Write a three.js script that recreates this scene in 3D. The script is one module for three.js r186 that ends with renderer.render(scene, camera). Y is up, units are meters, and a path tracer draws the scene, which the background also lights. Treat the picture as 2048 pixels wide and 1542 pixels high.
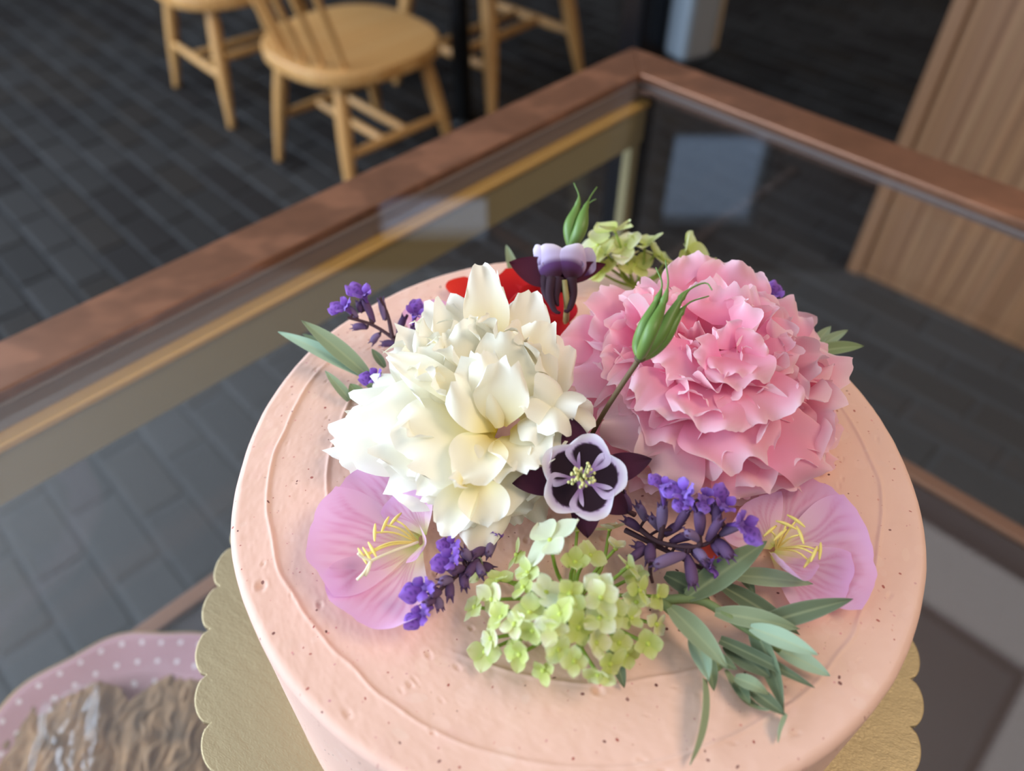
import * as THREE from 'three';
import { mergeGeometries } from 'three/addons/utils/BufferGeometryUtils.js';
import { RoundedBoxGeometry } from 'three/addons/geometries/RoundedBoxGeometry.js';
import { RectAreaLightUniformsLib } from 'three/addons/lights/RectAreaLightUniformsLib.js';

// ------------------------------------------------------------------ camera, sky, light, exposure
const G = 0.976;                       // height of the glass top above the floor
const CAM_Y = G + 0.2744;
const scene = new THREE.Scene();
const camera = new THREE.PerspectiveCamera(53.61, 2048 / 1542, 0.02, 60);
camera.position.set(0, CAM_Y, 0);
camera.rotation.set(-THREE.MathUtils.degToRad(45.93), 0, 0);
camera.rotateZ(THREE.MathUtils.degToRad(0.26));
camera.updateMatrixWorld(true);
camera.focus = 0.225;
camera.userData.fStop = 7.5;
const renderer = new THREE.WebGLRenderer({ antialias: true });
renderer.toneMapping = THREE.LinearToneMapping;
renderer.toneMappingExposure = 1.32;
renderer.shadowMap.enabled = true;
renderer.shadowMap.type = THREE.PCFSoftShadowMap;
RectAreaLightUniformsLib.init();
scene.background = new THREE.Color(0.20, 0.28, 0.42);    // even overcast sky outside the windows
const WINDOW_GLOW = 6.6, LAMP_GLOW = 6.5, STRIP_GLOW = 0.5;

// ------------------------------------------------------------------ helpers
const V = (x, y, z) => new THREE.Vector3(x, y, z);
const rgb = (r, g, b) => new THREE.Color().setRGB(r / 255, g / 255, b / 255, THREE.SRGBColorSpace);
let seedState = 7;
function rnd() { seedState |= 0; seedState = seedState + 0x6D2B79F5 | 0; let t = Math.imul(seedState ^ seedState >>> 15, 1 | seedState); t = t + Math.imul(t ^ t >>> 7, 61 | t) ^ t; return ((t ^ t >>> 14) >>> 0) / 4294967296; }
const seed = s => { seedState = s; };
const rr = (a, b) => a + (b - a) * rnd();
const hash = (x, y) => { const s = Math.sin(x * 127.1 + y * 311.7) * 43758.5453; return s - Math.floor(s); };
function vnoise(x, y = 0) {
  const i = Math.floor(x), j = Math.floor(y), f = x - i, g = y - j, u = f * f * (3 - 2 * f), v = g * g * (3 - 2 * g);
  return (hash(i, j) * (1 - u) + hash(i + 1, j) * u) * (1 - v) + (hash(i, j + 1) * (1 - u) + hash(i + 1, j + 1) * u) * v;
}
const fbm = (x, y) => 0.5 * vnoise(x, y) + 0.3 * vnoise(x * 2.1 + 9, y * 2.1) + 0.2 * vnoise(x * 4.3 + 3, y * 4.3 + 5);
const sm = (a, b, x) => { const t = Math.min(1, Math.max(0, (x - a) / (b - a))); return t * t * (3 - 2 * t); };

// a photograph pixel turned into the point of that sight line at a given height: a point in the place
const camQ = camera.quaternion.clone();
function at(px, py, y) {
  const f = 771 / Math.tan(THREE.MathUtils.degToRad(53.61 / 2));
  const d = V((px - 1024) / f, -(py - 771) / f, -1).applyQuaternion(camQ);
  return V(0, CAM_Y, 0).addScaledVector(d, (y - CAM_Y) / d.y);
}
const CAKE_H = 0.0859, TOP = G + CAKE_H, CX = 0.0193, CZ = -0.1519, CR = 0.105;
const p3 = a => at(a[0], a[1], TOP + a[2] * 0.78);              // [pixel x, pixel y, height above the cake top]
const FWD = V(0, 0, -1).applyQuaternion(camQ), pxm = P => P.clone().sub(camera.position).dot(FWD) / 1526;   // metres per photograph pixel at a point

const used = {};
function numbered(name) { const n = used[name] || 0; used[name] = n + 1; return n ? name + '_' + String(n).padStart(3, '0') : name; }
function shade(o) { o.castShadow = true; o.receiveShadow = true; return o; }
function thing(name, label, category, pos, group) {
  const o = new THREE.Group(); o.name = numbered(name); if (pos) o.position.copy(pos);
  o.userData = { label, category }; if (group) o.userData.group = group; scene.add(o); return o;
}
function part(name, geo, material, parent, pos) {
  const m = shade(new THREE.Mesh(geo, material)); m.name = name; if (pos) m.position.copy(pos); parent.add(m); return m;
}
function struct(name, geo, material) { const m = shade(new THREE.Mesh(geo, material)); m.name = name; m.userData = { kind: 'structure' }; scene.add(m); return m; }
const std = (color, roughness = 0.7, extra = {}) => new THREE.MeshStandardMaterial({ color, roughness, ...extra });
const phys = (color, roughness = 0.7, extra = {}) => new THREE.MeshPhysicalMaterial({ color, roughness, ...extra });
function box(w, h, d, x = 0, y = 0, z = 0, r = 0) { const g = r ? new RoundedBoxGeometry(w, h, d, 2, r) : new THREE.BoxGeometry(w, h, d); g.translate(x, y, z); return g; }
const merge = gs => mergeGeometries(gs.map(g => { const h = g.index ? g.toNonIndexed() : g; for (const k of Object.keys(h.attributes)) if (!['position', 'normal', 'uv'].includes(k)) h.deleteAttribute(k); return h; }));

// a round bar swept along points with a radius of its own at each place
function sweep(pts, radius, n = 16, sides = 7, closedTip = true) {
  const c = new THREE.CatmullRomCurve3(pts), fr = c.computeFrenetFrames(n, false), pos = [], idx = [], uv = [];
  for (let i = 0; i <= n; i++) {
    const t = i / n, P = c.getPointAt(t), r = typeof radius === 'function' ? radius(t) : radius;
    for (let k = 0; k < sides; k++) {
      const a = k / sides * Math.PI * 2, q = P.clone().addScaledVector(fr.normals[i], Math.cos(a) * r).addScaledVector(fr.binormals[i], Math.sin(a) * r);
      pos.push(q.x, q.y, q.z); uv.push(k / sides, t);
    }
  }
  for (let i = 0; i < n; i++) for (let k = 0; k < sides; k++) {
    const a = i * sides + k, b = i * sides + (k + 1) % sides, d = a + sides, e = b + sides;
    idx.push(a, b, d, b, e, d);
  }
  for (const [row, flip] of [[0, 1], [n, 0]]) for (let k = 1; k < sides - 1; k++) { const o = row * sides; flip ? idx.push(o, o + k + 1, o + k) : idx.push(o, o + k, o + k + 1); }
  const g = new THREE.BufferGeometry();
  g.setAttribute('position', new THREE.Float32BufferAttribute(pos, 3)); g.setAttribute('uv', new THREE.Float32BufferAttribute(uv, 2));
  g.setIndex(idx); g.computeVertexNormals(); return g;
}
// outlines of petals and leaves: half width along the length
const FORM = {
  fan: t => 0.24 + 0.76 * Math.sin(Math.PI / 2 * Math.min(1, t / 0.72)) ** 1.2 - (t > 0.72 ? 0.2 * ((t - 0.72) / 0.28) ** 2 : 0),
  strap: t => 0.45 + 0.55 * Math.sin(Math.PI * (0.1 + 0.62 * t)) - (t > 0.8 ? 0.35 * ((t - 0.8) / 0.2) ** 2 : 0),
  leaf: t => Math.max(0.02, Math.sin(Math.PI * (0.06 + 0.94 * t) ** 0.85) ** 0.8),
  blade: t => Math.max(0.03, Math.sin(Math.PI * (0.1 + 0.9 * t) ** 0.7) ** 0.7),
  wide: t => 0.10 + 0.90 * Math.sin(Math.PI * 0.5 * Math.min(1, t * 1.12)) ** 1.15,
  claw: t => 0.07 + 0.93 * Math.sin(Math.PI / 2 * Math.min(1, t / 0.68) ** 1.25) - (t > 0.7 ? 0.16 * ((t - 0.7) / 0.3) ** 2 : 0),
  round: t => Math.max(0.02, 0.25 * (1 - t) + 0.98 * Math.sin(Math.PI * Math.min(1, 0.02 + 0.86 * t)) ** 0.62),
  sepal: t => Math.max(0.03, (Math.sin(Math.PI * (0.02 + 0.98 * t) ** 0.95)) ** 0.72),
};
/* one petal or leaf: from B to T, its inner side towards N */
function petal(B, T, N, o) {
  const { w, bulge = 0.1, cup = 0.12, curl = 0, ruf = 0.06, rk = 2, tr = 0.28, jag = 0.06, form = 'fan', col, nu = 10, nv = 12, ph = rnd() * 50, fold = 0 } = o;
  const ax = T.clone().sub(B), L = ax.length(); ax.normalize();
  const n0 = N.clone().addScaledVector(ax, -N.dot(ax)); if (n0.lengthSq() < 1e-8) n0.set(0, 1, 0).addScaledVector(ax, -ax.y); n0.normalize();
  const M = B.clone().add(T).multiplyScalar(0.5).addScaledVector(n0, -bulge * L), F = FORM[form];
  const pos = [], colr = [], idx = [], uv = [];
  for (let j = 0; j <= nv; j++) for (let i = 0; i <= nu; i++) {
    const t = j / nv, s = i / nu * 2 - 1;
    const tt = t * (1 - tr * Math.abs(s) ** 2.6 + jag * (vnoise(s * 3.2 + ph, ph) * 1.4 - 0.7 + (vnoise(s * 9 + ph, 3) - 0.5) * 0.6) * t);
    const q = 1 - tt, P = B.clone().multiplyScalar(q * q).addScaledVector(M, 2 * q * tt).addScaledVector(T, tt * tt);
    const tan = M.clone().sub(B).multiplyScalar(2 * q).addScaledVector(T.clone().sub(M), 2 * tt).normalize();
    const side = tan.clone().cross(n0).normalize(), nn = side.clone().cross(tan).normalize();
    const f = F(t), hw = w / 2 * f;
    let off = cup * w * s * s * f + fold * w * Math.abs(s) * f;
    off += ruf * w * t ** 1.6 * (Math.abs(s) ** 1.5 * Math.sin(rk * 3.1 * t + ph + (s > 0 ? 2.2 : 0)) + t ** 3 * Math.sin(rk * 2.6 * s + ph * 1.7));
    off += ruf * w * 0.9 * t * (vnoise(s * 2.3 + ph, t * 3 + ph) - 0.5);
    if (curl) off -= curl * L * Math.max(0, t - 0.5) ** 2 * 4;
    P.addScaledVector(side, s * hw * (1 - 0.25 * Math.abs(cup))).addScaledVector(nn, off);
    pos.push(P.x, P.y, P.z); uv.push((s + 1) / 2, t);
    if (col) { const c = col(t, s); colr.push(c.r, c.g, c.b); }
  }
  for (let j = 0; j < nv; j++) for (let i = 0; i < nu; i++) { const a = j * (nu + 1) + i, b = a + 1, c = a + nu + 1, d = c + 1; idx.push(a, b, c, b, d, c); }
  const g = new THREE.BufferGeometry();
  g.setAttribute('position', new THREE.Float32BufferAttribute(pos, 3)); g.setAttribute('uv', new THREE.Float32BufferAttribute(uv, 2));
  if (col) g.setAttribute('color', new THREE.Float32BufferAttribute(colr, 3));
  g.setIndex(idx); g.computeVertexNormals(); return g;
}
const ramp = (...stops) => t => { for (let i = 1; i < stops.length; i++) if (t <= stops[i][0] || i === stops.length - 1) { const a = stops[i - 1], b = stops[i]; return a[1].clone().lerp(b[1], Math.min(1, Math.max(0, (t - a[0]) / (b[0] - a[0])))); } };
const UP = V(0, 1, 0);
const toCam = P => V(0, CAM_Y, 0).sub(P).normalize();
const petalMat = (through, rough = 0.9, extra = {}) => phys(0xffffff, rough, { vertexColors: true, side: THREE.DoubleSide, transmission: through, thickness: 0, ior: 1.35, ...extra });
function canvasTexture(w, h, draw, srgb = true) {
  const c = document.createElement('canvas'); c.width = w; c.height = h; draw(c.getContext('2d'), w, h);
  const t = new THREE.CanvasTexture(c); if (srgb) t.colorSpace = THREE.SRGBColorSpace; t.wrapS = t.wrapT = THREE.RepeatWrapping; t.anisotropy = 8; return t;
}
function dataTexture(n, fn, srgb = false) {
  const d = new Uint8Array(n * n * 4);
  for (let y = 0; y < n; y++) for (let x = 0; x < n; x++) { const v = fn(x / n, y / n), o = (y * n + x) * 4; if (Array.isArray(v)) { d[o] = v[0]; d[o + 1] = v[1]; d[o + 2] = v[2]; } else d[o] = d[o + 1] = d[o + 2] = v; d[o + 3] = 255; }
  const t = new THREE.DataTexture(d, n, n); t.wrapS = t.wrapT = THREE.RepeatWrapping; t.magFilter = THREE.LinearFilter; t.minFilter = THREE.LinearFilter; if (srgb) t.colorSpace = THREE.SRGBColorSpace; t.needsUpdate = true; return t;
}
const tile = (f, p) => (x, y) => { // noise made to wrap
  const a = f(x * p, y * p), b = f((x - 1) * p, y * p), c = f(x * p, (y - 1) * p), d = f((x - 1) * p, (y - 1) * p);
  return (a * (1 - x) + b * x) * (1 - y) + (c * (1 - x) + d * x) * y;
};

// directions of the display case: E1 along its left edge, E2 along its right edge, K its far corner
const YAW = THREE.MathUtils.degToRad(-45.6), E2 = V(-Math.sin(YAW), 0, Math.cos(YAW)), E1 = V(-Math.cos(YAW), 0, -Math.sin(YAW));
const K = V(0.1047, 0, -0.6795);
// ------------------------------------------------------------------ room
const RX0 = -3.6, RX1 = 4.2, RZ0 = -4.2, RZ1 = 3.4, CEIL = 3.9, T = 0.2;
{
  const plaster = std(rgb(205, 200, 192), 0.9), darkWall = std(rgb(74, 62, 54), 0.85), woodWall = std(rgb(120, 88, 62), 0.7);
  // left wall: long window opening from z = -3.4 to 2.4
  const W0 = -3.4, W1 = 2.4, S0 = 0.9, S1 = 3.2, zc = (RZ0 + RZ1) / 2, zl = RZ1 - RZ0 + 2 * T;
  struct('wall_left', merge([box(T, S0, zl, RX0 - T / 2, S0 / 2, zc), box(T, CEIL - S1, zl, RX0 - T / 2, (CEIL + S1) / 2, zc),
    box(T, S1 - S0, W0 - RZ0 + T, RX0 - T / 2, (S0 + S1) / 2, (RZ0 - T + W0) / 2), box(T, S1 - S0, RZ1 + T - W1, RX0 - T / 2, (S0 + S1) / 2, (RZ1 + T + W1) / 2)]), plaster);
  struct('wall_right', box(T, CEIL, zl, RX1 + T / 2, CEIL / 2, zc), woodWall);
  struct('wall_back', box(RX1 - RX0, CEIL, T, (RX0 + RX1) / 2, CEIL / 2, RZ1 + T / 2), plaster);
  // far wall with two small high windows, out of the frame, that the glass top mirrors
  const xw = RX1 - RX0, HW = [[-0.92, -0.12, 3.33, 3.72], [0.93, 1.60, 2.90, 3.60]];
  const sheet = new THREE.Shape(); sheet.moveTo(RX0, 0); sheet.lineTo(RX1, 0); sheet.lineTo(RX1, CEIL); sheet.lineTo(RX0, CEIL);
  for (const [a, b, c, d] of HW) { const h = new THREE.Path(); h.moveTo(a, c); h.lineTo(b, c); h.lineTo(b, d); h.lineTo(a, d); h.closePath(); sheet.holes.push(h); }
  const far = new THREE.ExtrudeGeometry(sheet, { depth: T, bevelEnabled: false }); far.translate(0, 0, RZ0 - T);
  struct('wall_far', far, darkWall);
  const frameM = std(rgb(40, 38, 38), 0.5), pane = phys(0xffffff, 0.02, { transmission: 1, thickness: 0, ior: 1.45 });
  function windowUnit(n, axis, a0, a1, y0, y1, at0, mullions) {
    const g = new THREE.Group(); g.name = 'window_' + n; g.userData = { kind: 'structure' }; scene.add(g);
    const put = (a, y, wa, hy, d = 0.06) => axis === 'z' ? box(d, hy, wa, at0, y, a) : box(wa, hy, d, a, y, at0);
    const f = [put(a0 + 0.025, (y0 + y1) / 2, 0.05, y1 - y0), put(a1 - 0.025, (y0 + y1) / 2, 0.05, y1 - y0), put((a0 + a1) / 2, y0 + 0.025, a1 - a0, 0.05), put((a0 + a1) / 2, y1 - 0.025, a1 - a0, 0.05)];
    for (let i = 1; i <= mullions; i++) f.push(put(a0 + (a1 - a0) * i / (mullions + 1), (y0 + y1) / 2, 0.05, y1 - y0));
    part('window_frame', merge(f), frameM, g);
    for (let i = 0; i <= mullions; i++) { const s = (a1 - a0) / (mullions + 1); part('pane', put(a0 + s * (i + 0.5), (y0 + y1) / 2, s - 0.05, y1 - y0 - 0.1, 0.004), pane, g); }
  }
  windowUnit(1, 'z', W0, W1, S0, S1, RX0 - 0.12, 3);
  HW.forEach(([a, b, c, d], i) => windowUnit(i + 2, 'x', a, b, c, d, RZ0 - 0.12, 0));
  const l = new THREE.RectAreaLight(new THREE.Color(0.78, 0.93, 1.12), WINDOW_GLOW, W1 - W0 - 0.1, S1 - S0 - 0.1); l.name = 'window_daylight';
  l.position.set(RX0 - 0.04, (S0 + S1) / 2, (W0 + W1) / 2); l.lookAt(10, (S0 + S1) / 2, (W0 + W1) / 2); scene.add(l);
  HW.forEach(([a, b, c, d], i) => {
    const l2 = new THREE.RectAreaLight(new THREE.Color(0.68, 0.88, 1.18), [0.3, 0.12][i], b - a - 0.1, d - c - 0.1); l2.name = 'high_window_daylight';
    l2.position.set((a + b) / 2, (c + d) / 2, RZ0 - 0.04); l2.lookAt((a + b) / 2, (c + d) / 2, 10); scene.add(l2);
  });
  struct('ceiling', box(xw + 2 * T, T, zl, (RX0 + RX1) / 2, CEIL + T / 2, zc), std(rgb(214, 212, 208), 0.9));
  // added unseen ceiling panels: warm fill at right, two strips mirrored in the glass
  const caseTurn = Math.atan2(-E1.z, E1.x);
  for (const [x, z, w, d, glow, col, turn, label] of [
    [2.1, 0.2, 1.6, 1.6, LAMP_GLOW, [1, 0.80, 0.58], 0, 'added unseen square warm fill lamp over the right side of the room'],
    [2.02, -1.84, 0.42, 1.5, STRIP_GLOW, [1, 0.96, 0.94], caseTurn, 'added slim ceiling strip for the glass to mirror, running along the right edge of the case'],
    [1.98, -0.92, 1.2, 0.34, STRIP_GLOW, [1, 0.96, 0.94], caseTurn, 'added slim ceiling strip for the glass to mirror, running along the left edge direction of the case']]) {
    const t = thing('added_ceiling_lamp', label, 'lamp', V(x, CEIL, z)); t.rotation.y = turn;
    part('housing', box(w + 0.06, 0.05, d + 0.06, 0, -0.025, 0, 0.01), std(rgb(60, 58, 56), 0.5), t);
    part('diffuser', box(w, 0.012, d, 0, -0.054, 0), std(0xffffff, 0.6, { emissive: new THREE.Color(...col), emissiveIntensity: 0.3 }), t);
    const a = new THREE.RectAreaLight(new THREE.Color(...col), glow, w - 0.02, d - 0.02); a.position.set(0, -0.066, 0); a.rotation.x = -Math.PI / 2; t.add(a);
  }
}
// ------------------------------------------------------------------ floor of dark clay bricks
{
  const grain = dataTexture(256, (x, y) => 128 + 110 * (tile(fbm, 24)(x, y) - 0.5) + (hash(x * 999, y * 777) - 0.5) * 40);
  const base = struct('floor', box(RX1 - RX0 + 2 * T, 0.1, RZ1 - RZ0 + 2 * T, (RX0 + RX1) / 2, -0.050, (RZ0 + RZ1) / 2), std(rgb(48, 48, 50), 0.9));
  const tones = [rgb(43, 41, 40), rgb(47, 45, 44), rgb(39, 36, 35), rgb(45, 41, 38), rgb(50, 48, 47)].map(c => phys(c, 0.64, { bumpMap: grain, bumpScale: 0.0012, specularIntensity: 0.25 }));
  const BL = 0.2, BW = 0.1, gap = 0.008;
  function brickGeo(s) { // chamfered block, slightly uneven
    const l = (BL - gap) / 2, w = (BW - gap) / 2, c = 0.006, y = 0.006; seed(s);
    const j = () => rr(-0.0015, 0.0015), top = [[-l + c, -w + c], [l - c, -w + c], [l - c, w - c], [-l + c, w - c]].map(p => [p[0] + j(), y + j() * 0.6, p[1] + j()]);
    const mid = [[-l, -w], [l, -w], [l, w], [-l, w]].map(p => [p[0], y - 0.005, p[1]]), bot = mid.map(p => [p[0], -0.02, p[2]]);
    const pos = [], uv = [], tri = (a, b, d) => { for (const p of [a, b, d]) { pos.push(...p); uv.push(p[0] * 4 + s, p[2] * 4 + p[1]); } }, quad = (a, b, d, e) => { tri(a, b, d); tri(a, d, e); };
    quad(top[3], top[2], top[1], top[0]);
    for (let k = 0; k < 4; k++) { const n = (k + 1) % 4; quad(top[k], top[n], mid[n], mid[k]); quad(mid[k], mid[n], bot[n], bot[k]); }
    const g = new THREE.BufferGeometry(); g.setAttribute('position', new THREE.Float32BufferAttribute(pos, 3)); g.setAttribute('uv', new THREE.Float32BufferAttribute(uv, 2)); g.computeVertexNormals(); return g;
  }
  const variants = [1, 2, 3, 4, 5].map(brickGeo);
  // rows run along U; measured joints: a row edge at n = -0.299 * 1.25
  const Uv = V(Math.cos(-YAW), 0, Math.sin(-YAW)), Nv = V(-Math.sin(-YAW), 0, Math.cos(-YAW)), list = [];
  const proj = V(0, 0, 0);
  for (let r = -75; r < 60; r++) for (let k = -45; k < 40; k++) {
    const n = -0.3737 + (r + 0.5) * BW, u = (k + (r & 1 ? 0.5 : 0)) * BL - 2.57 + 2.6 - 0.03, P = Uv.clone().multiplyScalar(u).addScaledVector(Nv, n);
    if (P.x < RX0 + 0.05 || P.x > RX1 - 0.05 || P.z < RZ0 + 0.05 || P.z > 1.6) continue;
    proj.copy(P).project(camera);
    const seen = Math.abs(proj.x) < 1.06 && Math.abs(proj.y) < 1.06 && proj.z < 1;
    list.push({ P, seen, d: P.length(), v: (r * 7 + k * 3 + 700) % 5, t: Math.floor(hash(r, k) * 5) });
  }
  const seen = list.filter(b => b.seen && b.d > 0.55).sort((a, b) => a.d - b.d), own = new Set(seen.slice(0, 290)), rest = [];
  for (const b of list) {
    if (own.has(b)) { const m = part(numbered('brick'), variants[b.v], tones[b.t], base, b.P.clone()); m.rotation.y = YAW; }
    else rest.push(b);
  }
  const by = tones.map(() => []);
  const inst = new THREE.InstancedMesh(variants[0], phys(0xffffff, 0.64, { bumpMap: grain, bumpScale: 0.0012, specularIntensity: 0.25 }), rest.length); inst.name = 'brick_field'; inst.userData = { kind: 'stuff' };
  const q = new THREE.Quaternion().setFromAxisAngle(UP, YAW), one = V(1, 1, 1);
  rest.forEach((b, i) => { inst.setMatrixAt(i, new THREE.Matrix4().compose(b.P, q, one)); inst.setColorAt(i, tones[b.t].color); });
  base.add(shade(inst));
}
// ------------------------------------------------------------------ furniture beyond the case
const oakMap = canvasTexture(512, 512, (c, w, h) => {
  seed(5); c.fillStyle = 'rgb(204,150,86)'; c.fillRect(0, 0, w, h);
  for (let i = 0; i < 900; i++) { const x = rnd() * w, d = rnd(); c.strokeStyle = d < 0.5 ? `rgba(150,105,58,${rr(.05, .3)})` : `rgba(226,188,134,${rr(.05, .25)})`; c.lineWidth = rr(.5, 3); c.beginPath(); c.moveTo(x, -5); c.bezierCurveTo(x + rr(-8, 8), h * .3, x + rr(-8, 8), h * .6, x + rr(-5, 5), h + 5); c.stroke(); }
});
{
  const oak = std(0xffffff, 0.42, { map: oakMap }), SH = 0.385;
  function chair(label) {
    const t = thing('windsor_chair', label, 'chair', null, 'oak spindle chairs by the black pedestal table');
    // local: back towards -z, front towards +z
    const sh = new THREE.Shape(), R = 0.226;
    for (let i = 0; i <= 48; i++) { const a = i / 48 * Math.PI * 2, c = Math.cos(a), s = Math.sin(a), e = 0.78; const x = Math.sign(c) * Math.abs(c) ** e * R * (1 + 0.05 * s), y = Math.sign(s) * Math.abs(s) ** e * R * 0.98; i ? sh.lineTo(x, y) : sh.moveTo(x, y); }
    const sg = new THREE.ExtrudeGeometry(sh, { depth: 0.022, bevelEnabled: true, bevelThickness: 0.009, bevelSize: 0.009, bevelSegments: 3, curveSegments: 24 });
    sg.rotateX(-Math.PI / 2); sg.scale(1, 1, -1); sg.index || 0; sg.translate(0, SH - 0.033, 0);
    const pa = sg.attributes.position.array; for (let i = 0; i < pa.length; i += 9) { for (let k = 0; k < 3; k++) { const x = pa[i + 3]; pa[i + 3] = pa[i + 6]; pa[i + 6] = x; const y = pa[i + 4]; pa[i + 4] = pa[i + 7]; pa[i + 7] = y; const z = pa[i + 5]; pa[i + 5] = pa[i + 8]; pa[i + 8] = z; break; } }
    sg.computeVertexNormals();
    const uvs = sg.attributes.uv; for (let i = 0; i < uvs.count; i++) uvs.setXY(i, sg.attributes.position.getX(i) * 3, sg.attributes.position.getZ(i) * 3);
    part('seat', sg, oak, t);
    const foot = {}, head = {};
    for (const [nx, nz] of [[-1, -1], [1, -1], [1, 1], [-1, 1]]) {
      const f = V(nx * 0.195, 0, nz * 0.20), h = V(nx * 0.135, SH - 0.02, nz * 0.14); foot[nx + ',' + nz] = f; head[nx + ',' + nz] = h;
      part('leg', sweep([h, h.clone().lerp(f, 0.5), f], u => 0.0165 + 0.006 * Math.sin(Math.PI * Math.min(1, u * 1.1)) - 0.004 * u, 12, 12), oak, t);
    }
    const on = (k, y) => head[k].clone().lerp(foot[k], (SH - y) / SH);
    for (const nx of [-1, 1]) part('stretcher', sweep([on(nx + ',-1', 0.155), on(nx + ',1', 0.155)], u => 0.011 + 0.003 * Math.sin(Math.PI * u), 8, 10), oak, t);
    for (const z of [0.38, 0.62]) { const a = on('-1,-1', 0.155).lerp(on('-1,1', 0.155), z), b = on('1,-1', 0.155).lerp(on('1,1', 0.155), z); part('stretcher', sweep([a, b], u => 0.011 + 0.002 * Math.sin(Math.PI * u), 8, 10), oak, t); }
    const top = [];
    for (let i = 0; i < 7; i++) {
      const u = (i - 3) / 3, a = V(u * 0.165, SH, -0.195 + 0.06 * u * u), b = V(u * 0.20, SH + 0.40, -0.31 + 0.05 * u * u); top.push(b);
      part('spindle', sweep([a, a.clone().lerp(b, 0.5), b], v => 0.0075 + 0.0025 * Math.sin(Math.PI * v), 8, 8), oak, t);
    }
    part('back_rail', sweep(top.map(p => p.clone().add(V(0, 0.012, 0))), 0.017, 20, 10), oak, t);
    return t;
  }
  const places = [[-0.463, -2.20, 'oak spindle-back chair whose whole seat shows, directly behind the case'], [-0.935, -2.70, 'oak chair cut off at the left, only its legs and seat edge showing'], [-0.09, -2.76, 'oak chair right of the black pedestal pole, only its legs showing']];
  const first = chair(places[0][2]);
  places.forEach(([x, z, label], i) => {
    let c = first; if (i) { c = first.clone(); c.name = numbered('windsor_chair'); c.userData = { ...first.userData, label }; scene.add(c); }
    c.position.set(x, 0.006, z); c.scale.setScalar([1, 1.05, 1.22][i]); c.rotation.y = Math.PI * 0.75 + [0, 0.05, Math.PI - 0.04][i];
  });
  // black pedestal table: only its pole and foot come into the frame
  const blackM = std(rgb(16, 16, 18), 0.35, { metalness: 0.3 });
  const t = thing('pedestal_table', 'black pole of a pedestal table standing between two oak chairs', 'table', V(-0.165, 0.006, -2.42));
  const pr = [[0, 0], [0.11, 0], [0.11, 0.008], [0.06, 0.018], [0.031, 0.04], [0.03, 0.7], [0.05, 0.71], [0, 0.71]].map(p => new THREE.Vector2(...p));
  part('pole', new THREE.LatheGeometry(pr, 32), blackM, t);
  const tp = new THREE.LatheGeometry([[0, 0.71], [0.34, 0.71], [0.35, 0.72], [0.35, 0.735], [0.34, 0.74], [0, 0.74]].map(p => new THREE.Vector2(...p)), 40); part('tabletop', tp, std(rgb(52, 40, 32), 0.5), t);
  // black post with a small metal box on it
  const post = thing('steel_post', 'black square steel post rising right behind the far corner of the case', 'post', V(0.285, 0.003, -1.73));
  part('shaft', box(0.075, 2.6, 0.075, 0, 1.3, 0, 0.008), std(rgb(18, 19, 24), 0.28, { metalness: 0.4 }), post); part('foot_plate', box(0.10, 0.012, 0.10, 0, 0.006, 0, 0.003), blackM, post);
  post.rotation.y = 0.5;
  const bx = thing('metal_box', 'small rounded silvery box fixed to the right side of the black post', 'box', V(0.385, 0.545, -1.70)); bx.rotation.y = 0.5;
  part('shell', box(0.09, 0.30, 0.075, 0, 0.15, 0, 0.018), std(rgb(150, 160, 170), 0.35, { metalness: 0.6 }), bx); part('lid', box(0.012, 0.27, 0.06, 0.05, 0.15, 0, 0.004), std(rgb(150, 130, 105), 0.5), bx);
}
{ // tall wooden cabinet at the right
  const grainMap = canvasTexture(512, 1024, (c, w, h) => {
    seed(15); c.fillStyle = 'rgb(128,86,54)'; c.fillRect(0, 0, w, h);
    for (let i = 0; i < 700; i++) { const x = rnd() * w, b = rr(-25, 25); c.strokeStyle = rnd() < .5 ? `rgba(90,58,36,${rr(.04, .22)})` : `rgba(160,124,90,${rr(.04, .22)})`; c.lineWidth = rr(1, 9); c.beginPath(); c.moveTo(x, -5); c.bezierCurveTo(x + b, h * .3, x - b, h * .7, x + b * .5, h + 5); c.stroke(); }
    for (const [x, y] of [[260, 520], [400, 250], [120, 800]]) { for (let k = 9; k > 0; k--) { c.strokeStyle = `rgba(84,52,34,${0.1 + 0.05 * (9 - k)})`; c.lineWidth = 3; c.beginPath(); c.ellipse(x, y, k * 4, k * 11, 0.05, 0, 7); c.stroke(); } }
  });
  const m = std(0xffffff, 0.5, { map: grainMap });
  // a point on its near vertical edge, where the photograph shows it meet the case
  const e = at(1695, 540, 0);
  const t = thing('wooden_cabinet', 'tall knotty wooden cabinet side at the right beyond the case', 'cabinet', V(e.x, 0.006, e.z));
  t.rotation.y = -Math.atan2(E2.z, E2.x);
  const side = box(1.3, 1.9, 0.03, 0.65, 0.95, -0.015, 0.004); { const u = side.attributes.uv; for (let i = 0; i < u.count; i++) u.setXY(i, side.attributes.position.getX(i) * 1.6, side.attributes.position.getY(i) * 0.8); }
  part('front_panel', side, m, t);
  part('side_panel', box(0.03, 1.9, 0.42, 0.015, 0.95, -0.245, 0.004), m, t); part('top_board', box(1.3, 0.03, 0.46, 0.65, 1.915, -0.22, 0.004), m, t);
  const tr = box(0.035, 1.9, 0.012, 0.018, 0.95, 0.006, 0.003); part('edge_strip', tr, m, t);
}
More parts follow.
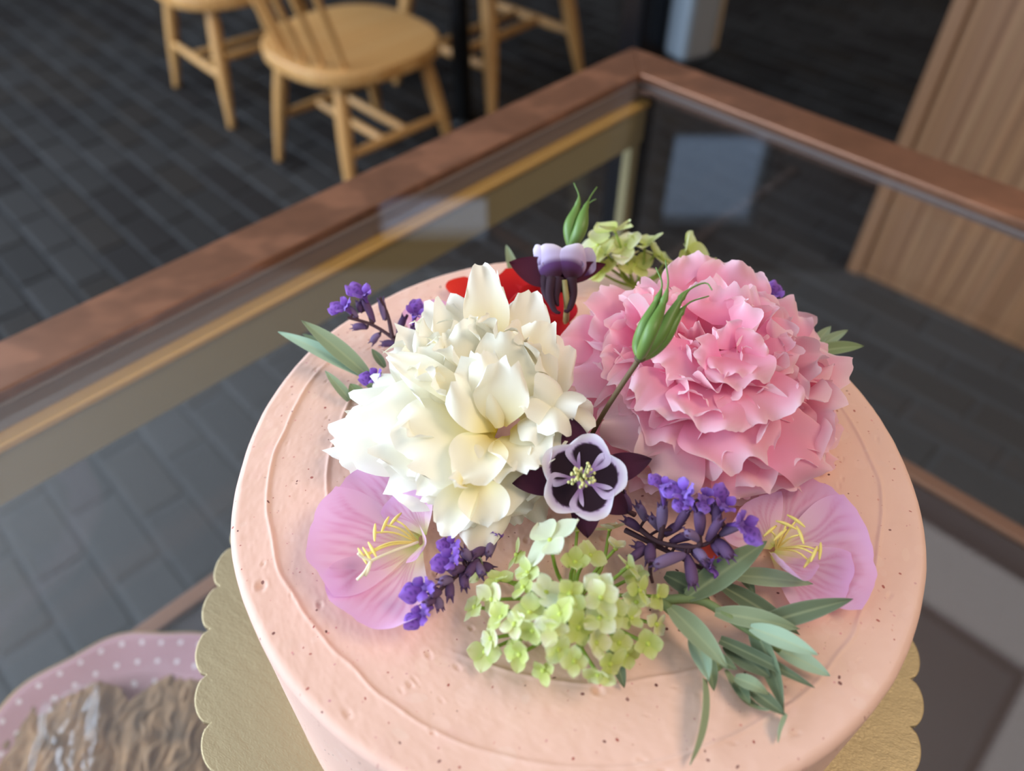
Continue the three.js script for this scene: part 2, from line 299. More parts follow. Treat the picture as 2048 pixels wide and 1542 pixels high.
// ------------------------------------------------------------------ display case
const caseM = new THREE.Matrix4().makeBasis(E1, UP, E2).setPosition(K.x, 0, K.z);   // local: x along the left edge, z along the right edge
const LEN = 1.55, DEP = 0.66, FW = 0.0382;
{
  const copper = std(0xffffff, 0.42, { metalness: 0.45, map: dataTexture(512, (x, y) => { const a = tile(fbm, 9)(x, y), b = tile(vnoise, 60)(x, y), k = 0.94 + 0.26 * (a - 0.5) + 0.10 * (b - 0.5) + 0.10 * sm(.56, .64, a); return [142 * k, 98 * k, 74 * k]; }, true), roughnessMap: dataTexture(128, (x, y) => 150 + 105 * tile(fbm, 9)(x, y)) });
  const greyM = std(rgb(122, 110, 107), 0.55, { metalness: 0.1 }), brass = std(rgb(214, 172, 98), 0.45, { metalness: 0.25 }), brassOlive = std(rgb(158, 146, 108), 0.5, { metalness: 0.2 });  // lip brass is the rail brass with light on its top painted in
  const t = thing('display_case', 'glass-topped display case with a worn copper frame and brass inner rails', 'display case', null);
  t.matrixAutoUpdate = true; t.applyMatrix4(caseM);
  const uvm = (g, s = 3) => { const p = g.attributes.position, n = g.attributes.normal, u = g.attributes.uv; for (let i = 0; i < p.count; i++) { const ay = Math.abs(n.getY(i)); u.setXY(i, (p.getX(i) + p.getZ(i) * 0.37) * s, (ay > 0.5 ? p.getZ(i) : p.getY(i)) * s + p.getX(i) * 0.2); } return g; };
  // mitred flat frame, its top flush with the glass
  function mitred(x0, z0, x1, z1, name) { // outer edge from (x0,z0) to (x1,z1); the frame goes inward
    const along = Math.abs(x1 - x0) > Math.abs(z1 - z0), inn = along ? (z0 < 0.1 ? 1 : -1) : (x0 < 0.1 ? 1 : -1), s = new THREE.Shape();
    const P = along ? [[x0, z0], [x1, z1], [x1 - FW, z1 + inn * FW], [x0 + FW, z0 + inn * FW]] : [[x0, z0], [x1, z1], [x1 + inn * FW, z1 - FW], [x0 + inn * FW, z0 + FW]];
    P.forEach((p, i) => i ? s.lineTo(p[0], -p[1]) : s.moveTo(p[0], -p[1]));
    const g = new THREE.ExtrudeGeometry(s, { depth: 0.004, bevelEnabled: true, bevelThickness: 0.0015, bevelSize: 0.0015, bevelOffset: -0.0015, bevelSegments: 2 });
    g.rotateX(-Math.PI / 2); g.translate(0, G - 0.005, 0); uvm(g); part(name, g, copper, t);
  }
  mitred(0, 0, LEN, 0, 'frame_rail'); mitred(0, DEP, LEN, DEP, 'frame_rail'); mitred(0, 0, 0, DEP, 'frame_rail'); mitred(LEN, 0, LEN, DEP, 'frame_rail');
  const glass = phys(0xffffff, 0.0, { transmission: 1, thickness: 0, ior: 1.5 });
  part('glass_top', box(LEN - 2 * FW + 0.004, 0.008, DEP - 2 * FW + 0.004, LEN / 2, G - 0.004, DEP / 2), glass, t);
  const sideGlass = phys(0xffffff, 0.0, { transmission: 1, thickness: 0, ior: 1.3 });
  part('side_glass', box(LEN - 0.03, G - 0.1, 0.004, LEN / 2, (G - 0.06) / 2 + 0.04, 0.010), sideGlass, t);
  part('side_glass', box(0.004, G - 0.1, DEP - 0.03, 0.010, (G - 0.06) / 2 + 0.04, DEP / 2), sideGlass, t);
  // grey ledge below the copper, then the brass rail, its lip coloured as if lit from above
  part('ledge', box(LEN - 0.01, 0.016, 0.012, LEN / 2, G - 0.0149, FW - 0.0062, 0.002), greyM, t);
  part('ledge', box(0.012, 0.006, DEP - 0.01, FW - 0.0062, G - 0.0099, DEP / 2, 0.002), greyM, t);
  part('outer_band', box(LEN, 0.030, 0.006, LEN / 2, G - 0.0217, 0.003, 0.002), copper, t);
  part('outer_band', box(0.006, 0.008, DEP, 0.003, G - 0.0107, DEP / 2, 0.002), copper, t);
  part('brass_rail', box(LEN - 0.06, 0.034, 0.010, LEN / 2, G - 0.0442, FW + 0.001, 0.0015), brassOlive, t);
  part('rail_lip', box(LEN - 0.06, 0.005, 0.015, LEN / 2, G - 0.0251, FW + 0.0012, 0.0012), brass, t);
  // corner post and the others
  for (const [x, z] of [[FW, FW], [LEN - FW, FW], [FW, DEP - FW], [LEN - FW, DEP - FW]]) part('corner_post', box(0.011, G - 0.06, 0.011, x, (G - 0.06) / 2, z, 0.002), brassOlive, t);
  // shelf with copper edge bars
  const SY = G - 0.232, shelfM = std(rgb(62, 48, 46), 0.55);
  part('shelf', box(LEN - 0.10, 0.016, DEP - 0.10, LEN / 2, SY - 0.012, DEP / 2 , 0.003), shelfM, t);
  const barM = std(rgb(140, 98, 72), 0.45, { metalness: 0.4 });
  part('shelf_bar', box(LEN - 0.09, 0.018, 0.014, LEN / 2, SY - 0.009, FW + 0.004, 0.002), barM, t);
  part('shelf_bar', box(0.014, 0.018, DEP - 0.09, FW + 0.004, SY - 0.009, DEP / 2, 0.002), barM, t);
  for (const [x, z, w, d] of [[LEN / 2, 0.02, LEN - 0.01, 0.03], [LEN / 2, DEP - 0.02, LEN - 0.01, 0.03], [0.02, DEP / 2, 0.03, DEP - 0.01], [LEN - 0.02, DEP / 2, 0.03, DEP - 0.01]]) part('base_rail', box(w, 0.05, d, x, 0.032, z, 0.003), barM, t);
}
// ------------------------------------------------------------------ plate and wrapped cookies on the shelf
const SHELF = G - 0.236;
{
  const pc = V(-0.235, SHELF, -0.142), R = 0.098;
  const dots = canvasTexture(1024, 1024, (c, w, h) => {
    c.fillStyle = 'rgb(206,158,164)'; c.fillRect(0, 0, w, h); c.fillStyle = 'rgba(252,240,240,1)';
    for (let r = 0; r < 3; r++) { const rad = [0.455, 0.395, 0.335][r] * w, n = [44, 38, 32][r]; for (let k = 0; k < n; k++) { const a = (k + (r % 2) / 2) / n * Math.PI * 2; c.beginPath(); c.arc(w / 2 + Math.cos(a) * rad, h / 2 + Math.sin(a) * rad, 7.5, 0, 7); c.fill(); } }
  });
  const prof = [[0, 0.004], [0.055, 0.004], [0.062, 0.006], [0.069, 0.014], [0.074, 0.0165], [0.092, 0.0215], [0.097, 0.0225], [0.098, 0.0215], [0.092, 0.018], [0.072, 0.011], [0.062, 0], [0, 0]].map(p => new THREE.Vector2(...p));
  const g = new THREE.LatheGeometry(prof, 96), p = g.attributes.position, u = g.attributes.uv;
  for (let i = 0; i < p.count; i++) { const x = p.getX(i), z = p.getZ(i), a = Math.atan2(z, x), r = Math.hypot(x, z), k = 1 + 0.018 * sm(0.07, 0.098, r) * Math.cos(a * 10); p.setX(i, x * k); p.setZ(i, z * k); u.setXY(i, 0.5 + x / 0.2, 0.5 + z / 0.2); }
  g.computeVertexNormals();
  const t = thing('plate', 'pink plate with white polka dots and a wavy rim inside the case', 'plate', pc);
  part('dish', g, phys(0xffffff, 0.25, { map: dots, clearcoat: 0.6 }), t);
  const rim = []; for (let i = 0; i < 80; i++) { const a = i / 80 * Math.PI * 2, r = 0.0975 * (1 + 0.018 * Math.cos(a * 10)); rim.push(V(Math.cos(a) * r, 0.0222, Math.sin(a) * r)); }
  part('gilt_rim', new THREE.TubeGeometry(new THREE.CatmullRomCurve3(rim, true), 200, 0.0007, 5, true), std(rgb(205, 170, 110), 0.3, { metalness: 0.8 }), t);
  const cookieTex = dataTexture(256, (x, y) => { const k = 0.8 + 0.5 * (tile(fbm, 10)(x, y) - 0.5) + 0.2 * (hash(x * 331, y * 733) - 0.5); return [196 * k, 150 * k, 104 * k]; }, true);
  function cookie(c, r, label, s, lean) {
    const n = 150, m = 60, pos = [], uv = [], idx = [];
    for (let j = 0; j <= m; j++) for (let i = 0; i <= n; i++) {
      const a = i / n * Math.PI * 2, q = j / m, x = Math.cos(a), z = Math.sin(a), rad = q < 0.8 ? q / 0.8 : 1 - 0 * q, h = q < 0.8 ? 1 : 1 - (q - 0.8) / 0.2;
      const R1 = r * (rad * (1 + 0.04 * vnoise(x * 2 + s, z * 2)) - 0.1 * (1 - h) * (1 - h)), X = x * R1, Z = z * R1;
      const ridge = Math.abs(vnoise(X * 330 + s + 2.5 * vnoise(Z * 90, X * 60), Z * 80 + s) - 0.5) * 1.4 + 0.6 * vnoise(X * 150 + s, Z * 90), y = (0.011 * (1 - 0.45 * rad * rad) + 0.0040 * (ridge - 0.6)) * (h < 1 ? h ** 0.6 : 1);
      pos.push(X, Math.max(0, y), Z); uv.push(X * 8, Z * 8);
    }
    for (let j = 0; j < m; j++) for (let i = 0; i < n; i++) { const a = j * (n + 1) + i; idx.push(a, a + 1, a + n + 1, a + 1, a + n + 2, a + n + 1); }
    const gg = new THREE.BufferGeometry(); gg.setAttribute('position', new THREE.Float32BufferAttribute(pos, 3)); gg.setAttribute('uv', new THREE.Float32BufferAttribute(uv, 2)); gg.setIndex(idx); gg.computeVertexNormals();
    const o = shade(new THREE.Mesh(gg, std(0xffffff, 0.85, { map: cookieTex }))); o.name = numbered('cookie'); o.position.copy(c); o.rotation.z = lean[0]; o.rotation.x = lean[1]; o.userData = { label, category: 'cookie', group: 'ridged cookies on the pink plate' }; scene.add(o); return o;
  }
  const c1 = at(95, 1485, SHELF + 0.02), c2 = at(345, 1470, SHELF + 0.02); c1.y = SHELF + 0.0085; c2.y = SHELF + 0.0085;
  cookie(c1, 0.046, 'brown ridged cookie on the pink plate, under the shiny cellophane', 3, [0, 0]);
  cookie(c2, 0.042, 'brown ridged cookie on the pink plate, beside the gold cake board', 17, [0, 0]);
  // crinkled cellophane wrapper over the left cookie
  const w0 = at(60, 1542, SHELF + 0.03), corners = [[40, 1560], [92, 1408], [190, 1368], [170, 1500], [120, 1570]];
  const nx = 30, pos = [], idx = [];
  const A = at(70, 1590, SHELF + 0.03), B = at(180, 1560, SHELF + 0.03), Cc = at(86, 1410, SHELF + 0.03), D = at(196, 1372, SHELF + 0.03);
  for (let j = 0; j <= nx; j++) for (let i = 0; i <= nx; i++) {
    const s = i / nx, t2 = j / nx, P = A.clone().lerp(B, s).lerp(Cc.clone().lerp(D, s), t2), e = Math.max(Math.abs(s - 0.5), Math.abs(t2 - 0.5)) * 2;
    P.y = SHELF + 0.0235 + 0.003 * (vnoise(s * 5, t2 * 7) - 0.5) + 0.0025 * (vnoise(s * 14, t2 * 18) - 0.5) + 0.006 * sm(0.75, 1, e) * (vnoise(s * 9 + 3, t2 * 9) - 0.2);
    pos.push(P.x, P.y, P.z);
  }
  for (let j = 0; j < nx; j++) for (let i = 0; i < nx; i++) { const a = j * (nx + 1) + i; idx.push(a, a + 1, a + nx + 1, a + 1, a + nx + 2, a + nx + 1); }
  const fg = new THREE.BufferGeometry(); fg.setAttribute('position', new THREE.Float32BufferAttribute(pos, 3)); fg.setIndex(idx); fg.computeVertexNormals();
  const t2 = thing('cellophane_wrapper', 'crinkled clear cellophane lying over the left cookie with bright glints', 'wrapper', null);
  const film = phys(0xffffff, 0.05, { transmission: 1, thickness: 0, ior: 1.5, side: THREE.DoubleSide });
  part('film', fg, film, t2);
  const seamM = phys(0xffffff, 0.08, { transmission: 1, thickness: 0, ior: 2.0 });
  const line = a => a.map(q => at(q[0], q[1], SHELF + 0.0275));
  part('fold', sweep(line([[58, 1560], [70, 1500], [82, 1468], [84, 1436], [92, 1408]]), u => 0.0011 + 0.0009 * vnoise(u * 9, 1), 40, 6), seamM, t2);
  part('fold', sweep(line([[92, 1408], [120, 1396], [160, 1375], [194, 1368]]), u => 0.0008 + 0.0008 * vnoise(u * 12, 4), 30, 6), seamM, t2);
  part('fold', sweep(line([[194, 1372], [188, 1410], [178, 1450], [176, 1480]]), u => 0.0022 * Math.sin(Math.PI * (0.1 + 0.8 * u)), 30, 6), seamM, t2);
}
// ------------------------------------------------------------------ gold cake board
{
  const n = 46, s = new THREE.Shape(), R = 0.1367;
  for (let i = 0; i <= n * 14; i++) { const a = i / (n * 14) * Math.PI * 2, q = Math.abs(Math.sin(a * n / 2)), r = R - 0.0042 + 0.0042 * Math.sqrt(q); i ? s.lineTo(Math.cos(a) * r, Math.sin(a) * r) : s.moveTo(Math.cos(a) * r, Math.sin(a) * r); }
  const g = new THREE.ExtrudeGeometry(s, { depth: 0.0016, bevelEnabled: true, bevelThickness: 0.0005, bevelSize: 0.0005, bevelOffset: -0.0005, bevelSegments: 2 });
  g.rotateX(-Math.PI / 2); g.translate(0, 0.0005, 0);
  const u = g.attributes.uv, p = g.attributes.position; for (let i = 0; i < u.count; i++) u.setXY(i, (p.getX(i) * 0.85 + p.getZ(i) * 0.5) * 5, (p.getZ(i) * 0.85 - p.getX(i) * 0.5) * 14);
  const o = shade(new THREE.Mesh(g, std(rgb(180, 162, 126), 0.52, { metalness: 0.7, bumpMap: dataTexture(512, (x, y) => 128 + 150 * (tile(fbm, 18)(x, y) - 0.5) + 40 * (hash(x * 511, y * 377) - 0.5)), bumpScale: 0.0006 })));
  o.name = 'cake_board'; o.position.set(0.0172, G + 0.0002, -0.1522); o.userData = { label: 'gold foil cake board with a scalloped edge lying on the glass', category: 'cake board' }; scene.add(o);
}
// ------------------------------------------------------------------ cake
{
  const TW = 2048, S = 0.24; // texture side in metres
  const map = canvasTexture(TW, TW, (c, w, h) => {
    seed(77); c.fillStyle = 'rgb(234,193,175)'; c.fillRect(0, 0, w, h);
    for (let i = 0; i < 1400; i++) { const x = rnd() * w, y = rnd() * h, r = rr(4, 30); c.fillStyle = rnd() < .5 ? `rgba(228,188,176,${rr(.02, .10)})` : `rgba(250,228,216,${rr(.02, .12)})`; c.beginPath(); c.ellipse(x, y, r, r * rr(.4, 1), rnd() * 3, 0, 7); c.fill(); }
    const speck = (x, y, r, col) => { c.fillStyle = col; c.beginPath(); c.ellipse(x, y, r, r * rr(.45, .9), rnd() * 3.14, 0, 7); c.fill(); };
    for (let i = 0; i < 1500; i++) speck(rnd() * w, rnd() * h, rr(1.3, 3.4), `rgba(${rr(190, 215) | 0},${rr(120, 150) | 0},${rr(115, 140) | 0},${rr(.3, .75)})`);
    for (let i = 0; i < 620; i++) speck(rnd() * w, rnd() * h, rr(1.5, 4.5), rnd() < .5 ? `rgba(150,60,55,${rr(.5, .9)})` : `rgba(90,45,45,${rr(.5, .9)})`);
    for (let i = 0; i < 24; i++) speck(rnd() * w, rnd() * h, rr(4, 5.5), `rgba(70,40,42,0.9)`);
  });
  const pits = []; seed(31); for (let i = 0; i < 150; i++) { const a = rnd() * 7, r = 0.1 * Math.sqrt(rnd()); pits.push([Math.cos(a) * r, Math.sin(a) * r, rr(0.0004, 0.0010)]); }
  // the dents of the spatula that can be told apart
  for (const [x, y, r] of [[523, 1172, 0.0026], [640, 1210, 0.0016], [858, 1310, 0.0016], [820, 1370, 0.0015], [695, 1428, 0.0018], [1195, 1382, 0.0022], [915, 1335, 0.0014]]) { const q = p3([x, y, 0]); pits.push([q.x - CX, q.z - CZ, r * 0.62]); }
  const ridges = [[0.0925, 0.0007, 0.003], [0.0765, 0.0007, 0.005], [0.058, 0.0005, 0.004]];
  function topH(x, z) {
    const r = Math.hypot(x, z), a = Math.atan2(z, x); let h = 0.0005 * (fbm(x * 40, z * 40) - 0.5) + 0.00012 * (vnoise(x * 420, z * 420) - 0.5) + 0.0001 * (vnoise(x * 1100, z * 1100) - 0.5);
    ridges.forEach(([rad, amp, wob], i) => { const ca = Math.cos(a), sa = Math.sin(a), R0 = rad + wob * (vnoise(ca * 1.8 + i * 5, sa * 1.8 + 3) - 0.5) * 2 + 0.0015 * (vnoise(ca * 9 + i, sa * 9) - 0.5), d = r - R0, on = sm(0.25, 0.6, vnoise(ca * 1.3 + i * 7 + 4, sa * 1.3 + i)); h += amp * on * (Math.exp(-((d / 0.00055) ** 2)) * 0.6 + 0.5 * sm(-0.0005, 0.0005, d) * Math.exp(-Math.max(0, d) / 0.008)); });
    for (const [px, pz, pr] of pits) { const d = Math.hypot(x - px, z - pz); if (d < pr * 2.2) h += -0.55 * pr * Math.exp(-((d / pr) ** 2) * 1.8) + 0.12 * pr * Math.exp(-(((d - pr * 1.2) / (pr * 0.4)) ** 2)); }
    return h;
  }
  const NA = 600, rows = [], pos = [], uv = [], idx = [];
  for (let j = 0; j <= 240; j++) rows.push(['t', 0.1022 * (j / 240) ** 0.8]);
  for (let j = 1; j <= 8; j++) { const a = j / 8 * Math.PI / 2; rows.push(['e', 0.1022 + 0.0028 * Math.sin(a), -0.0028 * (1 - Math.cos(a))]); }
  for (let j = 1; j <= 26; j++) rows.push(['s', CR + 0.0008 * j / 26, -0.0028 - (CAKE_H - 0.0028 - 0.0023) * j / 26]);
  rows.forEach(([k, r, y = 0]) => {
    for (let i = 0; i <= NA; i++) {
      const a = i / NA * Math.PI * 2, x = Math.cos(a), z = Math.sin(a); let R0 = r, Y = TOP + y;
      if (k === 't') Y += topH(x * r, z * r) ; else { const e = 0.0011 * (fbm(a * 5 * 1.0 + (i === NA ? -10 * Math.PI : 0), Y * 50) - 0.5) * 0; R0 += e + 0.0012 * (vnoise(x * 3 + 3, z * 3) - 0.5) + 0.0002 * (vnoise(x * 20, z * 20 + Y * 90) - 0.5); if (k === 'e') Y += topH(x * r, z * r) * (1 + y / 0.0028); }
      pos.push(CX + x * R0, Y, CZ + z * R0); uv.push(0.5 + x * (R0 + (k === 's' ? -y * 1 : 0)) / S, 0.5 + z * (R0 + (k === 's' ? -y : 0)) / S);
    }
  });
  for (let j = 0; j < rows.length - 1; j++) for (let i = 0; i < NA; i++) { const a = j * (NA + 1) + i, b = a + 1, c = a + NA + 1, d = c + 1; idx.push(a, b, c, b, d, c); }
  const g = new THREE.BufferGeometry(); g.setAttribute('position', new THREE.Float32BufferAttribute(pos, 3)); g.setAttribute('uv', new THREE.Float32BufferAttribute(uv, 2)); g.setIndex(idx); g.computeVertexNormals();
  const o = shade(new THREE.Mesh(g, phys(0xffffff, 0.55, { map, specularIntensity: 0.5 })));
  o.name = 'cake'; o.userData = { label: 'round cake in speckled pale pink frosting on the gold board', category: 'cake' }; scene.add(o);
}
// ------------------------------------------------------------------ flowers
const atLocal = (O, geo) => geo.translate(-O.x, -O.y, -O.z);
{ // pink peony
  seed(101);
  const O = at(1412, 765, TOP + 0.016); O.y = TOP + 0.002;
  const t = thing('pink_peony', 'big ruffled pink peony, the largest bloom on the cake', 'flower', O), m = petalMat(0.45, 0.92);
  const colr = (deep) => { const r = ramp([0, rgb(243, 124, 168).lerp(rgb(248, 158, 190), 1 - deep)], [0.45, rgb(250, 164, 194)], [0.8, rgb(252, 192, 211)], [1, rgb(254, 226, 232)]); return (u, s) => r(u * (0.92 + 0.1 * Math.abs(s))); };
  const add = (B, Tp, N, o) => part('petal', atLocal(O, petal(B, Tp, N, o)), m, t);
  const A = 0.0445, H = 0.040;
  // inner petals: short, frilled, standing up around the heart
  for (let i = 0; i < 40; i++) {
    const q = (i + 0.5) / 40, th = THREE.MathUtils.degToRad(10 + 56 * q ** 0.75), ph = i * 2.39996 + rr(-0.35, 0.35), k = rr(0.84, 1.03), st = Math.sin(th), ct = Math.cos(th), c = Math.cos(ph), s = Math.sin(ph);
    const Tp = O.clone().add(V(A * st * c * k, 0.003 + H * ct * k, A * st * s * k)), B = O.clone().add(V(A * 0.3 * st * c, 0.006 + 0.012 * ct, A * 0.3 * st * s));
    const N = V(-ct * c, st + 0.25, -ct * s).add(V(rr(-.5, .5), rr(-.3, .3), rr(-.5, .5))), L = Tp.distanceTo(B);
    add(B, Tp, N, { w: Math.min(0.032, 0.014 + L * rr(0.35, 0.6)), bulge: rr(-0.05, 0.2), cup: rr(0.0, 0.22), curl: rr(0, 0.10), ruf: rr(0.08, 0.15), rk: rr(1.8, 3.2), tr: rr(0.06, 0.2), jag: rr(0.08, 0.18), col: colr(rr(0.4, 1)), nu: 24, nv: 14 });
  }
  for (let i = 0; i < 16; i++) { // the heart: crumpled small petals
    const a = i * 2.4, q = Math.sqrt((i + 0.5) / 16) * 0.016, B = O.clone().add(V(Math.cos(a) * q * .7, 0.016, Math.sin(a) * q * .7 + .005)), Tp = O.clone().add(V(Math.cos(a) * q * 1.2 + rr(-.003, .003), 0.040 + rr(-.003, .004) - q * .45, Math.sin(a) * q * 1.2 + .008 + rr(-.003, .003)));
    add(B, Tp, V(-Math.cos(a) + rr(-.8, .8), .4, -Math.sin(a) + rr(-.8, .8)), { w: rr(.010, .017), bulge: rr(-.1, .25), cup: rr(-.2, .3), curl: rr(0, .2), ruf: rr(.08, .16), tr: rr(.05, .2), jag: rr(.08, .18), col: colr(rr(.3, .9)), nu: 20, nv: 12 });
  }
  // outer petals: long, broad, arching outward in three whorls
  for (let r = 0; r < 3; r++) for (let i = 0; i < [13, 15, 15][r]; i++) {
    const n = [13, 15, 15][r], th = THREE.MathUtils.degToRad([70, 84, 97][r] + rr(-5, 5)), ph = (i + r * 0.5) / n * Math.PI * 2 + rr(-0.12, 0.12), k = [0.98, 1.02, 1.0][r] * rr(0.84, 1.08), st = Math.sin(th), ct = Math.cos(th), c = Math.cos(ph), s = Math.sin(ph);
    const Tp = O.clone().add(V(A * st * c * k, Math.max(0.0035, 0.006 + H * ct * k), A * st * s * k)), B = O.clone().add(V(A * 0.15 * c, 0.006 + 0.004 * (2 - r), A * 0.15 * s));
    add(B, Tp, V(-ct * c * .6, 1, -ct * s * .6), { w: rr(0.016, 0.038), bulge: rr(-0.2, 0.10), cup: rr(-0.08, 0.12), curl: rr(-0.02, 0.1), ruf: rr(0.05, 0.10), rk: rr(1.6, 2.6), tr: rr(0.06, 0.3), jag: rr(0.03, 0.10), col: colr(rr(0.3, 0.8)), nu: 28, nv: 16 });
  }
  // large petals that can be told apart: [base, tip, width px, curl, bulge]
  const key = [[[1390, 800, .014], [1215, 850, .026], 190, .06, -.1], [[1380, 830, .016], [1330, 955, .016], 220, .04, -.14], [[1420, 860, .014], [1490, 965, .016], 240, .04, -.12], [[1440, 830, .022], [1600, 925, .020], 220, .06, -.14],
    [[1400, 800, .03], [1500, 915, .036], 230, .10, -.12], [[1370, 790, .03], [1330, 885, .034], 190, .06, -.12], [[1450, 790, .026], [1670, 830, .022], 210, .06, -.12], [[1440, 740, .036], [1600, 770, .038], 190, .06, -.1], [[1390, 730, .03], [1240, 790, .038], 170, .0, .05],
    [[1380, 760, .040], [1290, 815, .044], 150, .06, -.1], [[1420, 760, .042], [1420, 852, .044], 190, .06, -.14], [[1470, 740, .042], [1545, 835, .044], 190, .06, -.14], [[1410, 700, .046], [1325, 735, .050], 130, .05, -.05], [[1450, 700, .048], [1500, 765, .051], 150, .08, -.14],
    [[1500, 690, .044], [1595, 700, .045], 150, .05, -.1], [[1480, 660, .042], [1560, 625, .048], 140, .04, .02], [[1440, 650, .044], [1440, 590, .051], 130, .03, .05], [[1380, 660, .042], [1330, 600, .048], 130, .03, .05], [[1470, 695, .048], [1448, 650, .056], 84, .05, .1], [[1480, 705, .050], [1518, 672, .055], 84, .08, .1], [[1440, 720, .050], [1400, 690, .056], 90, .06, .12], [[1460, 715, .050], [1465, 745, .053], 100, .1, -.1],
    [[1300, 700, .03], [1215, 650, .042], 120, .02, .08], [[1310, 740, .03], [1205, 730, .038], 120, .03, .05], [[1330, 660, .034], [1260, 590, .046], 110, .02, .08],
    [[1300, 700, .018], [1128, 690, .026], 150, .03, .05], [[1320, 680, .02], [1180, 600, .036], 150, .0, .08], [[1390, 620, .034], [1390, 505, .048], 130, .02, .08], [[1450, 630, .034], [1480, 522, .048], 150, .04, .08], [[1500, 680, .034], [1570, 590, .038], 170, .06, .05], [[1480, 700, .02], [1650, 680, .024], 170, .06, 0]];
  for (const [b, p, w, cu, bu] of key) { const B = p3(b), Tp = p3(p), d = Tp.clone().sub(B).normalize(); add(B, Tp, V(0, 1, 0.25).addScaledVector(d, -0.3), { w: w * pxm(Tp), bulge: bu, cup: 0.02, curl: cu, ruf: 0.08, rk: 2.4, tr: 0.16, jag: 0.10, col: colr(0.6), nu: 30, nv: 18 }); }
  const rose = ramp([0, rgb(246, 158, 188)], [0.5, rgb(250, 196, 210)], [1, rgb(253, 228, 230)]);
  for (const [b, p, w, bu] of [[[1400, 845, .032], [1207, 842, .030], 150, -.10], [[1400, 870, .032], [1290, 935, .026], 190, -.14], [[1430, 870, .03], [1540, 965, .020], 200, -.18], [[1450, 850, .036], [1670, 915, .020], 170, -.18]]) add(p3(b), p3(p), V(0, 1, .3), { w: w * pxm(p3(p)), bulge: bu, cup: -.04, curl: .04, ruf: .11, rk: 2.4, tr: .24, jag: .09, col: p[0] > 1400 ? colr(.5) : u => rose(u), nu: 30, nv: 18 });
  // two pale guard petals underneath
  const pale = ramp([0, rgb(240, 190, 196)], [0.5, rgb(246, 222, 216)], [1, rgb(250, 236, 228)]);
  for (const [b, p, w] of [[[1380, 880, .014], [1300, 968, .012], 170], [[1470, 920, .006], [1448, 1000, .004], 190]]) add(p3(b), p3(p), UP, { w: w * pxm(p3(p)), bulge: 0.06, cup: 0.08, ruf: 0.05, jag: 0.06, col: u => pale(u), nu: 14, nv: 12 });
}
